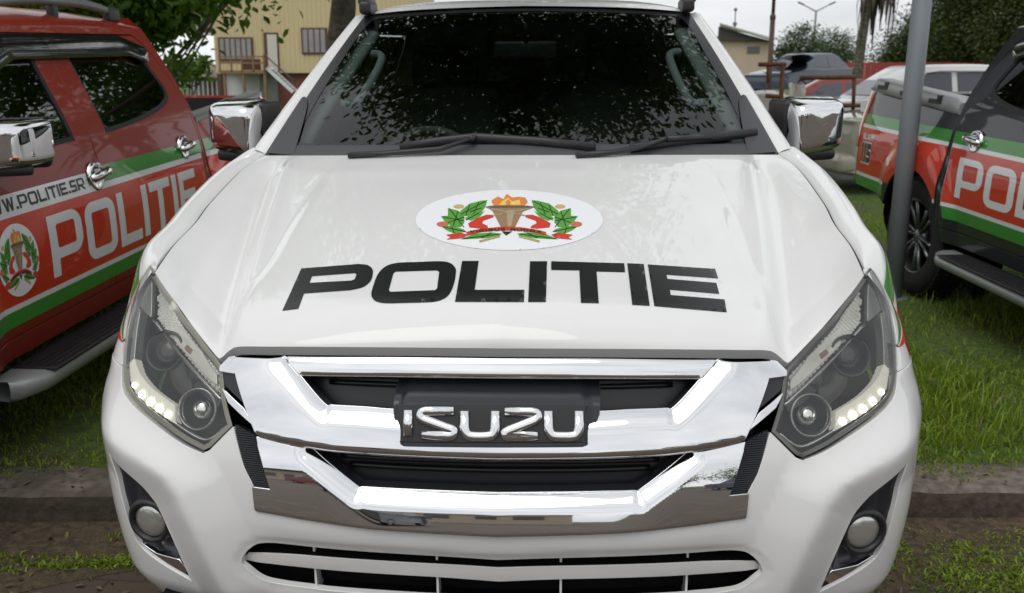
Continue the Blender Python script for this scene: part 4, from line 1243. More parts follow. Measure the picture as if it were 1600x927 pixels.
def pickup(name, label, body, group=None, spin=None):
    root = empty(name)
    tag(root, label, 'pickup truck', group)
    P = body
    hood = part('hood', 'hood', hood_geo, P, root)
    if 'bvh' not in HOOD: HOOD['bvh'] = bvh_of(hood_geo())
    def fl(): return fender_geo()
    def fr():
        g0 = fender_geo(); g = Geo(); g.add([(-x, y, z) for x, y, z in g0.v], [f[::-1] for f in g0.f], 0, None)
        g.n = [(-a[0], a[1], a[2]) if a is not None else None for a in g0.n]; return g
    part('fender_a', 'front_fender', fl, P, root); part('fender_b', 'front_fender', fr, P, root)
    bump = part('bumper', 'front_bumper', bumper_geo, P, root)
    # lower intake
    def ink_back():
        g = Geo(); return sheet(g, Sfn, BUMP['ink'], [], step=.03, h=-.055)
    part('inkb', 'intake_mesh', ink_back, 'void_black', bump)
    def ink_bar():
        g = Geo(); o = full_of([(777, 889, 1), (885, 886.5), (1084, 880), (1178, 875, 1), (1187, 883, 1), (1152, 891), (1084, 898), (885, 905), (777, 909, 1)], -.017)
        fn = lambda u, v: -.016-.030*smooth01(v, .59, .66)
        return sheet(g, Sfn, o, [], step=.010, relief=lambda u, v: BREL(u, v)*.5-.014-.10*np.clip(np.abs(v-(np.interp(np.abs(u), [0, .14, .39, .53], [.582, .586, .594, .600])))-.008, 0, .02), rim=.03, rmi=1)
    part('inkbar', 'intake_bar', ink_bar, [P, 'void_black'], bump)  # second slot blackens the bar's folds, painting in the shade of the slit
    def fin(px, s):
        def mk():
            g = Geo(); a = PX([(px, 872)])[0]; b = PX([(px-6, 940)])[0]
            p0, p1 = Sfn(s*a[0], a[1]+.01, -.03), Sfn(s*b[0], b[1]-.01, -.03)
            return g.box((p0+p1)/2+np.array((0, .02, 0)), (.0045, .05, abs(p0[2]-p1[2])))
        return mk
    for px in (880, 1082):
        for s in (1, -1): part(('fin', px, s), 'intake_fin', fin(px, s), P, bump)
    def lowlip():
        g = Geo(); g.box((0, .30, .40), (1.5, .5, .12)); g.box((0, .12, .62), (1.3, .02, .26)); return g
    part('under', 'under_tray', lowlip, 'void_black', root)
    # grille
    def gback():
        g = Geo(); o = full_of([(777, 546, 1), (1199, 549), (1214, 556), (1229, 569, 1), (1208, 672, 1), (1172, 770), (1160, 810, 1), (1056, 823), (883, 833), (777, 836, 1)])
        def rel(u, v):
            return -.028-.045*smooth01(-v, -1.022, -1.012)
        return sheet(g, Sfn, o, [], step=.012, h=0, relief=rel, rim=.02)
    gr = part('gback', 'grille', gback, 'satin_black', root)
    def bar(px, y0, x1):
        def mk():
            g = Geo(); a = PX([(px, y0), (x1, y0-4)])
            return g.tube([Sfn(k*a[1][0], a[0][1]+(a[1][1]-a[0][1])*k*k, -.062) for k in np.linspace(-1, 1, 31)], .006, 8)
        return mk
    for q in ((777, 606, 1075), (777, 622, 1062), (777, 728, 1055), (777, 742, 1040), (777, 756, 1025)): part(('gbar', q), 'grille_bar', bar(*q), 'grille_black', gr)
    part('chb', 'chrome_top_bar', chrome_bar_geo, ['chrome', 'satin_black'], gr)
    part('chu', 'chrome_wing_bar', chrome_upper_geo, ['chrome', 'satin_black'], gr)
    part('chl', 'chrome_lower_bar', chrome_lower_geo, ['chrome', 'satin_black'], gr)
    for s in (1, -1): part(('rib', s), 'ribbed_insert', spatch([(1164, 690), (1199, 672), (1183, 737), (1166, 769), (1137, 771)], .004, .02, step=.006, side=s), 'ribbed_black', gr)
    for s in (1, -1): part(('tri', s), 'black_insert', spatch([(1199, 589), (1226, 586), (1221, 608), (1184, 640)], .0, .02, side=s), 'satin_black', gr)
    for s in (1, -1): part(('sliv', s), 'chrome_sliver', spatch([(1183, 644), (1220, 612), (1209, 634), (1168, 669), (1161, 678)], .010, .02, relief=None, side=s), 'chrome', gr)
    for s in (1, -1): part(('cnr', s), 'chrome_corner', spatch([(1202.5, 560.5), (1211, 562), (1226, 577), (1226, 584), (1198, 588)], .010, .02, side=s), 'chrome', gr)
    # name plate
    def plate_house():
        g = Geo(); o = outline([p+(1,) for p in PX([(612, 593), (943, 596), (938, 640), (924, 695), (618, 694), (614, 640)], .02)]); o = o if area(o) > 0 else o[::-1]
        zt, zm = PX([(777, 594)])[0][1], PX([(777, 630)])[0][1]
        return sheet(g, Sfn, o, [], step=.009, relief=lambda u, v: .028-.070*smooth01(v, zm-.002, zt)-.016*smooth01(np.abs(u+.006), .172, .190), rim=.05)
    bd = part('plh', 'badge', plate_house, 'satin_black', gr)
    def plate():
        g = Geo(); o = outline(PX([(624, 640), (630, 633), (777, 632.5), (908, 634), (914, 640), (908, 686), (902, 690.5), (777, 691.5), (636, 690), (630, 685)], .031)); o = o if area(o) > 0 else o[::-1]; return sheet(g, Sfn, o, [], step=.012, h=.031, rim=.008)
    part('pl', 'badge_plate', plate, 'black_plastic', bd)
    def z6(P): return [(330+x/2.898, 530+y/2.898) for x, y in P]
    def z7(P): return [(780+x/2.898, 530+y/2.898) for x, y in P]
    def arcs(P): return crom(P, 5)
    L_ = [z6([(891, 322), (891, 436)]),
          z6([(1098, 326), (975, 326)]+arcs([(975, 326), (952, 334), (954, 356), (975, 368)])+[(1070, 402)]+arcs([(1070, 402), (1095, 412), (1094, 432), (1075, 439)])+[(955, 434)]),
          z6([(1146, 326), (1146, 400)]+arcs([(1146, 400), (1158, 430), (1185, 440), (1250, 440), (1276, 430), (1286, 400)])+[(1286, 326)]),
          z7([(26, 330), (145, 330)]+arcs([(145, 330), (172, 338), (170, 358), (150, 372)])+[(45, 412)]+arcs([(45, 412), (26, 424), (30, 440)])+[(174, 438)]),
          z7([(222, 326), (222, 400)]+arcs([(222, 400), (234, 430), (258, 440), (325, 440), (352, 430), (362, 400)])+[(362, 326)])]
    for i, lt in enumerate(L_):
        def mk(lt=lt):
            g = Geo(); q = PX(lt, .035); out = [q[0]]
            for p in q[1:]:
                if math.hypot(p[0]-out[-1][0], p[1]-out[-1][1]) > .0015: out.append(p)
            g.tube([Sfn(a[0], a[1], .035) for a in out], .0094, 12, flat=.62, up=(0, -1, .2)); return g
        part(('badge', i), 'badge_letter', mk, 'chrome', bd)
    tint = 'lamp_glass'
    for s in (1, -1):
        headlight(root, s, tint); fog_lamp(bump, s) if False else fog_lamp(root, s); mirror(root, s)
    # screen
    def glass():
        g = Geo(); n = 40; P_ = np.array([[Wfn(np.array(u), np.array(v)) for u in np.linspace(-1, 1, n)] for v in np.linspace(0, 1, 24)]); return grid(g, P_)
    ws = part('ws', 'windscreen', glass, 'windscreen_glass', root)
    def frit():
        g = Geo(); o = [(-1, -.01), (1, -.01), (1, 1), (-1, 1)]; k = []
        hole = [(-.90, .075), (-.80, .062), (0, .06), (.80, .062), (.90, .075), (.925, .13), (.935, .35), (.94, .86), (.925, .945), (.88, .966), (0, .975), (-.88, .966), (-.925, .945), (-.94, .86), (-.935, .35), (-.925, .13)]
        sheet(g, lambda u, v, h=0.0: Wfn(u, v, np.asarray(h)+0*u), o, [hole[::-1]], step=.04, h=.0015); return g
    part('frit', 'screen_border', frit, 'frit_black', ws)
    def cowl():
        g = Geo(); rows = []
        for u in np.linspace(-1.0, 1.0, 41):
            a = Wfn(np.array(u), np.array(.055), .004); b = Wfn(np.array(u), np.array(0.0), .006); c = b+np.array((0, -.025, -.030))
            rows.append([c, b, a])
        grid(g, np.array(rows), flip=False)
        for s in (1, -1):
            rows = []
            for v in np.linspace(0, .34, 14):
                wd = .10*(1-v/.34)**.7+.012
                rows.append([Wfn(np.array(s*(1.03)), np.array(v), .004), Wfn(np.array(s*(1.0)), np.array(v), .013), Wfn(np.array(s*(1-wd)), np.array(v), .006)])
            grid(g, np.array(rows), flip=s < 0)
        return g
    part('cowl', 'cowl_trim', cowl, 'cowl_grey', root)
    w1 = part('wip1', 'wiper', lambda: wiper([(625, 232), (680, 222), (742, 215), (850, 222), (931, 231)], [(545, 243), (600, 240), (687, 233), (735, 217)]), 'black_plastic', root)
    w2 = part('wip2', 'wiper', lambda: wiper([(985, 233), (1040, 224), (1110, 215), (1182, 207)], [(900, 243), (960, 238), (1000, 230), (1042, 217)]), 'black_plastic', root)
    part('roof', 'roof', roof_geo, P, root)
    def liner():
        g0 = roof_geo(); g = Geo(); return g.add([(x*.97, y*.985+.03, z-.025) for x, y, z in g0.v], [f[::-1] for f in g0.f])
    part('headliner', 'headliner', liner, 'interior_grey', root)
    for s in (1, -1): part(('pillar', s), 'windscreen_pillar', lambda s=s: pillar_geo(s), P, root)
    part('cabback', 'cab_back', cab_back_geo, P, root); part('cabwin', 'rear_window', cab_window_geo, 'rear_tint', root)
    for s in (1, -1):
        for key, poly, hole in (('fd', FD, FDW), ('rd', RD, RDW)):
            d = part((key, s), 'front_door' if key == 'fd' else 'rear_door', yz(s, poly, hole), P, root)
            part((key+'g', s), 'window', glass_patch(s, hole), 'side_glass', d)
            part((key+'s', s), 'window_seal', seal(s, hole), 'rubber', d)
            part((key+'v', s), 'rain_visor', visor(s, hole, *((1.50, 2.414) if key == 'fd' else (2.418, 3.45))), 'visor_smoke', d)
            door_handle(d, s, *((2.345, 1.045) if key == 'fd' else (3.385, 1.065)))
        part(('cor', s), 'cab_corner', yz(s, CORNER, None), P, root); part(('sill', s), 'sill', yz(s, SILL, None), P, root)
        part(('bed', s), 'bed_side', yz(s, BED, None), P, root)
        part(('tl', s), 'tail_lamp', tail_lamp(s), 'tail_lens', root)
        side_step(root, s)
        for y in (.93, 4.03): wheel(root, s*.80, y, s)
    part('tail', 'tailgate', tail_geo, P, root)
    part('liner', 'bed_liner', bed_geo, 'black_plastic', root)
    for y in (.93, 4.03):
        for s in (1, -1): part(('arch', y, s), 'wheel_liner', arch_liner(y, s), 'void_black', root)
    for s in (1, -1): part(('gap', s), 'hood_gap_shade', lambda s=s: Geo().tube([p*np.array((s, 1, 1))+np.array((s*.003, 0, -.007)) for p in HOOD['side']], .0042, 6), 'rubber', root)  # dark tube standing in for the shade along the hood gap
    def chassis():
        g = Geo(); g.box((0, 2.5, .50), (1.5, 4.2, .16)); g.box((0, 2.5, .40), (.7, 4.4, .12)); g.tube([(-.75, .93, .385), (.75, .93, .385)], .05, 10); g.tube([(-.75, 4.03, .385), (.75, 4.03, .385)], .06, 10)
        g.box((0, .62, .80), (1.3, .9, .30)); return g
    part('chassis', 'chassis', chassis, 'void_black', root)
    return root

def ribbed():
    m = principled('ribbed_black', (.020, .022, .030), rough=.3)
    t = m.node_tree; b = t.nodes['Principled BSDF']; tc = t.nodes.new('ShaderNodeTexCoord'); wv = t.nodes.new('ShaderNodeTexWave')
    wv.bands_direction = 'Z'; wv.inputs['Scale'].default_value = 75; wv.inputs['Distortion'].default_value = 0
    bp = t.nodes.new('ShaderNodeBump'); bp.inputs['Strength'].default_value = 1; bp.inputs['Distance'].default_value = .004
    t.links.new(tc.outputs['Object'], wv.inputs[0]); t.links.new(wv.outputs[1], bp.inputs['Height']); t.links.new(bp.outputs[0], b.inputs['Normal'])
ribbed()
principled('frit_black', (.016, .016, .018), rough=.22, spec=.4)
principled('cowl_grey', (.050, .051, .056), rough=.5)

# bands and words on the flanks
def flank_decal(root, key, name, mats, items, side, lift=.0022, step=.035):
    """items: (slot, outer (y,z), holes)"""
    def mk():
        g = Geo(); fn = wrapyz(side)
        for slot, o, hs, up in items:
            o = fixccw([p[:2] for p in o]); hs = [list(h) for h in hs]
            if side < 0: o = [(-a, b) for a, b in o[::-1]]; hs = [[(-a, b) for a, b in h[::-1]] for h in hs]
            sheet(g, fn, o, [h if area(h) < 0 else h[::-1] for h in hs], step=step, h=lift+up*.0006, mi=slot)
        return g
    return part(key, name, mk, mats, root)
def cut_arch(y0, y1, z0, z1, yc=4.03, gap=.004):
    """rectangle with the wheel opening bitten out"""
    pts = []
    r = ARCH_R+gap; n = 40
    bot = []
    for i in range(n+1):
        y = y0+(y1-y0)*i/n; d = abs(y-yc)
        zb = z0
        if d < r: zb = max(z0, .40+math.sqrt(r*r-d*d))
        bot.append((y, zb))
    top = [(y1, z1), (y0, z1)]
    bot = [(y, min(z, z1-.001)) for y, z in bot]
    return bot+top
def words_yz(txt, y0, z0, wlen, hgt, side, slot, up, t=.2, wd=.86, gap=.09, drop=0):
    w_, sh = word(txt, t, wd, gap); out = []
    for o, hs in sh:
        f = (lambda p: (y0+p[0]/w_*wlen, z0+p[1]*hgt+drop*p[0]/w_)) if side > 0 else (lambda p: (y0-p[0]/w_*wlen, z0+p[1]*hgt+drop*p[0]/w_))
        out.append((slot, [f(p) for p in o], [[f(p) for p in h] for h in hs], up))
    return out
def emblem_yz(yc, zc, r, side):
    out = [(0, [(yc+r*math.cos(t), zc+r*math.sin(t)) for t in np.linspace(0, 2*math.pi, 40, endpoint=False)], [], 3)]
    sg = 1 if side > 0 else -1
    for m, p, lv in EMB: out.append((EM_MATS.index(m), [(yc+sg*u*r*1.25, zc+v*r*1.05) for u, v in p], [], 3+lv))
    for o, hs in EMT:
        f = lambda p: (yc+sg*(p[0]-778)/731.0*r*1.25, zc-(p[1]-322)/236.0*r*1.05)
        out.append((2, [f(p) for p in o], [[f(p) for p in h] for h in hs], 10))
    return out
BANDM = ['white_vinyl', 'red_vinyl', 'green_vinyl', 'black_vinyl']
def hood_markings(root):
    def letters():
        g = Geo()
        for o, hs in HOODWORD: hood_decal(g, fixccw(o), [fixccw(h)[::-1] for h in hs], .0012)
        return g
    part('hoodword', 'hood_lettering', letters, 'black_vinyl', root)
    def crest():
        g = Geo(); f = lambda u, v: (795.6+u*146.2, 344.6-v*47.2)
        hood_decal(g, fixccw([f(math.cos(t), math.sin(t)) for t in np.linspace(0, 2*math.pi, 72, endpoint=False)]), (), .0012, 0)
        for m, p, lv in EMB: hood_decal(g, fixccw([f(u, v) for u, v in p]), (), .0014+lv*.0003, EM_MATS.index(m))
        for o, hs in EMT: hood_decal(g, fixccw([(640+x/5, 280+y/5) for x, y in o]), [fixccw([(640+x/5, 280+y/5) for x, y in h])[::-1] for h in hs], .0034, 2)
        return g
    part('hoodcrest', 'hood_emblem', crest, EM_MATS, root)
# where a picture direction meets a vertical plane at distance Y (used only to measure positions)
def at_world(px, py, Y):
    d = _f+_r*(px-800)/CAM_F-_u*(py-463.5)/CAM_F; t = (Y-CAM_LOC[1])/d[1]; return Vector(np.array(CAM_LOC)+d*t)
def gx_(px, Y): return at_world(px, 120, Y).x
def blobs_px(L, px0, Y, deep=1.0):
    o = gx_(px0, Y); out = []
    for cx, cy, rx, ry in L:
        c = at_world(cx, cy, Y); k = (Y-CAM_LOC[1])/CAM_F; out.append((c.x-o, 0, c.z, rx*k, rx*k*deep, ry*k))
    return out
# ================================================================ ground, kerb, grass
def ground_mats():
    # old clay brick paving with moss and dirt in the joints
    m = bpy.data.materials.new('brick_paving'); m.use_nodes = True; t = m.node_tree; b = t.nodes['Principled BSDF']; b.inputs['Roughness'].default_value = .85
    tc = t.nodes.new('ShaderNodeTexCoord'); br = t.nodes.new('ShaderNodeTexBrick')
    br.inputs['Scale'].default_value = 1.0; br.inputs['Brick Width'].default_value = .22; br.inputs['Row Height'].default_value = .105; br.inputs['Mortar Size'].default_value = .006; br.inputs['Mortar Smooth'].default_value = .4
    br.inputs['Color1'].default_value = (.105, .072, .052, 1); br.inputs['Color2'].default_value = (.062, .046, .038, 1); br.inputs['Mortar'].default_value = (.035, .036, .018, 1)
    mp = t.nodes.new('ShaderNodeMapping'); mp.inputs['Rotation'].default_value = (0, 0, .06)
    n = t.nodes.new('ShaderNodeTexNoise'); n.inputs['Scale'].default_value = 2.3; n.inputs['Detail'].default_value = 8
    cr = t.nodes.new('ShaderNodeValToRGB'); cr.color_ramp.elements[0].position = .46; cr.color_ramp.elements[1].position = .62
    mx = t.nodes.new('ShaderNodeMix'); mx.data_type = 'RGBA'; mx.inputs[7].default_value = (.070, .052, .032, 1)
    n2 = t.nodes.new('ShaderNodeTexNoise'); n2.inputs['Scale'].default_value = 90; n2.inputs['Detail'].default_value = 5
    bp = t.nodes.new('ShaderNodeBump'); bp.inputs['Strength'].default_value = .7; bp.inputs['Distance'].default_value = .01
    ad = t.nodes.new('ShaderNodeMath'); ad.operation = 'MULTIPLY_ADD'; ad.inputs[1].default_value = .35
    L = t.links.new
    L(tc.outputs['Object'], mp.inputs[0]); L(mp.outputs[0], br.inputs[0]); L(tc.outputs['Object'], n.inputs['Vector']); L(n.outputs[0], cr.inputs[0])
    L(cr.outputs[0], mx.inputs[0]); L(br.outputs[0], mx.inputs[6])
    L(mx.outputs[2], b.inputs['Base Color']); L(tc.outputs['Object'], n2.inputs['Vector']); L(n2.outputs[0], ad.inputs[0]); 
    iv = t.nodes.new('ShaderNodeMath'); iv.operation = 'SUBTRACT'; iv.inputs[0].default_value = 1; L(br.outputs[1], iv.inputs[1]); L(iv.outputs[0], ad.inputs[2])
    L(ad.outputs[0], bp.inputs['Height']); L(bp.outputs[0], b.inputs['Normal'])
    MAT['brick_paving'] = m
    def blend(name, c0, c1, c2, s1, s2, bump):
        m = bpy.data.materials.new(name); m.use_nodes = True; t = m.node_tree; b = t.nodes['Principled BSDF']; b.inputs['Roughness'].default_value = .95
        tc = t.nodes.new('ShaderNodeTexCoord'); a = t.nodes.new('ShaderNodeTexNoise'); a.inputs['Scale'].default_value = s1; a.inputs['Detail'].default_value = 6
        c = t.nodes.new('ShaderNodeTexNoise'); c.inputs['Scale'].default_value = s2; c.inputs['Detail'].default_value = 6
        r = t.nodes.new('ShaderNodeValToRGB'); r.color_ramp.elements[0].position = .38; r.color_ramp.elements[1].position = .62
        r.color_ramp.elements[0].color = (*c0, 1); r.color_ramp.elements[1].color = (*c1, 1)
        mx = t.nodes.new('ShaderNodeMix'); mx.data_type = 'RGBA'; mx.inputs[7].default_value = (*c2, 1)
        r2 = t.nodes.new('ShaderNodeValToRGB'); r2.color_ramp.elements[0].position = .5; r2.color_ramp.elements[1].position = .7
        bp = t.nodes.new('ShaderNodeBump'); bp.inputs['Strength'].default_value = bump; bp.inputs['Distance'].default_value = .02
        L = t.links.new
        L(tc.outputs['Object'], a.inputs['Vector']); L(tc.outputs['Object'], c.inputs['Vector']); L(c.outputs[0], r.inputs[0]); L(a.outputs[0], r2.inputs[0]); L(r2.outputs[0], mx.inputs[0]); L(r.outputs[0], mx.inputs[6])
        L(mx.outputs[2], b.inputs['Base Color']); L(c.outputs[0], bp.inputs['Height']); L(bp.outputs[0], b.inputs['Normal']); MAT[name] = m
    blend('turf_soil', (.045, .080, .012), (.085, .135, .022), (.070, .060, .028), 1.2, 30, .6)
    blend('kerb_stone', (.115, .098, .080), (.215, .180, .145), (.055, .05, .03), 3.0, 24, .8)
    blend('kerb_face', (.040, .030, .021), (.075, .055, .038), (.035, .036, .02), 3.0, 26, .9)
    blend('bare_dirt', (.060, .043, .027), (.115, .080, .050), (.055, .055, .022), 2.0, 38, .9)
    blend('rust', (.10, .042, .020), (.17, .070, .032), (.055, .03, .02), 4, 30, .3)
    blend('bark', (.075, .060, .045), (.15, .125, .10), (.05, .06, .03), 1.5, 14, .9)
ground_mats()
def leafmat(name, c0, c1, transl=.25):
    m = bpy.data.materials.new(name); m.use_nodes = True; t = m.node_tree; t.nodes.clear()
    o = t.nodes.new('ShaderNodeOutputMaterial'); mix = t.nodes.new('ShaderNodeMixShader'); mix.inputs[0].default_value = transl
    b = t.nodes.new('ShaderNodeBsdfPrincipled'); b.inputs['Roughness'].default_value = .42; b.inputs['Specular IOR Level'].default_value = .4
    tr = t.nodes.new('ShaderNodeBsdfTranslucent')
    gi = t.nodes.new('ShaderNodeNewGeometry'); r = t.nodes.new('ShaderNodeValToRGB')
    r.color_ramp.elements[0].color = (*c0, 1); r.color_ramp.elements[1].color = (*c1, 1)
    L = t.links.new
    L(gi.outputs['Random Per Island'], r.inputs[0]); L(r.outputs[0], b.inputs['Base Color']); L(r.outputs[0], tr.inputs[0])
    L(b.outputs[0], mix.inputs[1]); L(tr.outputs[0], mix.inputs[2]); L(mix.outputs[0], o.inputs[0]); MAT[name] = m
leafmat('broad_leaf', (.060, .135, .013), (.14, .25, .028), .42)
leafmat('dark_leaf', (.034, .062, .014), (.090, .125, .028), .3)
leafmat('dry_leaf', (.07, .06, .02), (.11, .085, .035), .2)
leafmat('bright_leaf', (.040, .085, .018), (.085, .135, .035), .3)
leafmat('grass_blade', (.15, .255, .012), (.32, .42, .045), .45)
leafmat('grass_dry', (.14, .13, .05), (.22, .19, .09), .3)
leafmat('palm_dead', (.09, .075, .055), (.17, .145, .11), .2)

KA = .060                                   # the kerb runs slightly askew
def kerb_y(x): return 1.50+KA*x
GZ = .115
def surface(name, pts, z, mat):
    g = Geo(); g.add([(x, y, z) for x, y in pts], [tuple(range(len(pts)))], smooth=False); return tag(build(name, g, mat), kind='structure')
surface('ground', [(-900, -900), (900, -900), (900, 1500), (-900, 1500)], -.05, 'turf_soil')
surface('paved_yard', [(-70, -70), (70, -70), (70, kerb_y(70)-.05), (-70, kerb_y(-70)-.05)], 0, 'brick_paving')
def turf():
    g = Geo(); n = 90; xs = np.linspace(-9, 11, n); ys = np.r_[np.linspace(0, 8, 60), np.linspace(8.5, 30, 30)]
    P = np.array([[(x, kerb_y(x)-.02+y, GZ-.010+.012*math.sin(x*3.1+y*1.7)*math.sin(y*2.3+1)+min(.02, y*.01)) for x in xs] for y in ys]); grid(g, P)
    return g
tag(build('lawn', turf(), 'turf_soil'), kind='structure')
g = Geo(); g.add([(-400, kerb_y(0)+24, .06), (400, kerb_y(0)+24, .06), (400, 900, .06), (-400, 900, .06)], [(0, 1, 2, 3)]); 
g.add([(-400, -4, .06), (-8.9, kerb_y(-9)+.2, .06), (-8.9, 30, .06), (-400, 30, .06)], [(0, 1, 2, 3)]); g.add([(10.9, kerb_y(11)+.2, .06), (400, 20, .06), (400, 30, .06), (10.9, 30, .06)], [(0, 1, 2, 3)])
tag(build('field', g, 'turf_soil'), kind='structure')
# kerb: a chipped stone beam with a worn front edge
def kerb_geo():
    g = Geo(); rows = []; r_ = random.Random(3)
    for i in range(240):
        x = -9+20*i/239; yk = kerb_y(x); j = r_.uniform(-.006, .006); k = r_.uniform(-.008, .004)
        rows.append([(x, yk-.135, -.02), (x, yk-.130+j, GZ-.045+k), (x, yk-.112+j, GZ-.012+k), (x, yk-.08, GZ+k*.5), (x, yk+.02, GZ+.006), (x, yk+.12, GZ+.002), (x, yk+.16, GZ-.06)])
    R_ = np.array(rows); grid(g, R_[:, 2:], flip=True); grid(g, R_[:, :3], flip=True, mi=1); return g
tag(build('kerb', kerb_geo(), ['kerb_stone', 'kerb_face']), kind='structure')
# strip of bare dirt washed along the foot of the kerb
def dirt_geo():
    g = Geo(); r_ = random.Random(5); A = []; n = 120
    for i in range(n):
        x = -6+14*i/(n-1); yk = kerb_y(x); w_ = .42+.10*math.sin(x*2.2)+.06*math.sin(x*7+1)+r_.uniform(-.02, .02)
        A.append([(x, yk-.12, .016), (x, yk-.20, .014), (x, yk-.13-w_*.6, .009), (x, yk-.13-w_, .002)])
    grid(g, np.array(A), flip=True); return g
tag(build('dirt_strip', dirt_geo(), 'bare_dirt'), kind='structure')

def blades(pos, hgt, wid, lean, mats, name, kind='stuff', mi=None, seed=1):
    r_ = np.random.default_rng(seed); n = len(pos)
    a = r_.uniform(0, 2*math.pi, n); dx, dy = np.cos(a), np.sin(a); la = r_.uniform(0, 2*math.pi, n); ln = lean*r_.uniform(.2, 1, n)*hgt
    lx, ly = np.cos(la)*ln, np.sin(la)*ln
    w2 = wid/2
    V = np.zeros((n, 5, 3))
    V[:, 0] = pos+np.stack([-dx*w2, -dy*w2, 0*a], -1); V[:, 1] = pos+np.stack([dx*w2, dy*w2, 0*a], -1)
    mid = pos+np.stack([lx*.35, ly*.35, hgt*.58], -1)
    V[:, 2] = mid+np.stack([dx*w2*.75, dy*w2*.75, 0*a], -1); V[:, 3] = mid+np.stack([-dx*w2*.75, -dy*w2*.75, 0*a], -1)
    V[:, 4] = pos+np.stack([lx, ly, hgt*(1-.25*lean)], -1)
    k = np.arange(n)[:, None]*5
    F4 = k+np.array([0, 1, 2, 3]); F3 = k+np.array([3, 2, 4])
    me = bpy.data.meshes.new(name); me.vertices.add(n*5); me.vertices.foreach_set('co', V.ravel())
    me.loops.add(n*7); li = np.concatenate([F4, F3], 1).ravel(); me.loops.foreach_set('vertex_index', li.astype(np.int32))
    me.polygons.add(n*2); st = (np.arange(n)[:, None]*7+np.array([0, 4])).ravel(); me.polygons.foreach_set('loop_start', st.astype(np.int32))
    if mi is not None: me.polygons.foreach_set('material_index', np.repeat(mi, 2).astype(np.int32))
    me.update(); me.validate()
    o = bpy.data.objects.new(name, me)
    for m in mats: me.materials.append(MAT[m])
    link(o); o['kind'] = kind; return o
def lawn_points():
    r_ = np.random.default_rng(11); out = []
    for (x0, x1, y0, y1, dn) in ((-4.6, -.6, 1.3, 5.5, 7500), (.9, 4.6, 1.45, 4.2, 7500), (1.2, 5.0, 4.2, 8.5, 4200), (-2.5, 7.5, 8.5, 17, 1100)):
        n = int((x1-x0)*(y1-y0)*dn); x = r_.uniform(x0, x1, n); y = r_.uniform(y0, y1, n)
        # clumps: keep more where a slow wave says so
        k = .55+.45*np.sin(x*4.1+np.sin(y*3.3)*1.5)*np.sin(y*3.7+1.3*np.sin(x*2.1)); k *= np.clip((y-kerb_y(x)+.02+.05*np.sin(x*9))/.10, 0, 1)
        m = r_.uniform(0, 1, n) < k
        out.append(np.stack([x[m], y[m], np.full(m.sum(), GZ-.005)], -1))
    return np.concatenate(out)
lp = lawn_points(); rg = np.random.default_rng(2); n = len(lp)
hh = rg.gamma(4.0, .0095, n)*(.55+.45*np.clip((lp[:, 1]-kerb_y(lp[:, 0]))/.7, 0, 1))*(1+1.0*(np.sin(lp[:, 0]*2.3+1)*np.sin(lp[:, 1]*1.9) > .35))
blades(lp, np.clip(hh, .02, .24), rg.uniform(.004, .009, n), 1.05, ['grass_blade', 'grass_dry'], 'grass', mi=(rg.uniform(0, 1, n) < .06), seed=4)
# weeds and moss between the bricks and along the kerb
def weed_points():
    r_ = np.random.default_rng(12); P = []
    def patch_(cx, cy, sx, sy, n): 
        x = r_.normal(cx, sx, n); y = r_.normal(cy, sy, n); P.append(np.stack([x, y, np.full(n, .004)], -1))
    for i in range(60): cx_ = r_.uniform(-2.4, -.7); patch_(cx_, kerb_y(cx_)-.42+r_.normal(0, .025), .05, .012, 60)
    for i in range(60): patch_(r_.uniform(.9, 2.6), kerb_y(1.5)-r_.uniform(.25, 1.0), .06, .05, 160)
    for i in range(25): patch_(r_.uniform(-2.2, -.7), kerb_y(-1)-r_.uniform(.2, 1.2), .03, .02, 40)
    for i in range(16): patch_(r_.uniform(-2.2, 2.6), kerb_y(0)-.16, .04, .015, 40)
    p = np.concatenate(P); return p[(np.abs(p[:, 0]) > .2)]
wp = weed_points(); n = len(wp)
blades(wp, rg.uniform(.006, .028, n), rg.uniform(.004, .011, n), 1.6, ['grass_blade', 'grass_dry'], 'weeds', mi=(rg.uniform(0, 1, n) < .12), seed=5)
def litter():
    r_ = np.random.default_rng(21); n = 420; x = np.where(r_.uniform(0, 1, n) < .5, r_.uniform(-2.4, -.7, n), r_.uniform(.9, 2.7, n)); y = kerb_y(x)-r_.uniform(-.3, .95, n)
    z = np.where(y > kerb_y(x)-.12, GZ+.012, .010)
    return np.stack([x, y, z], -1)
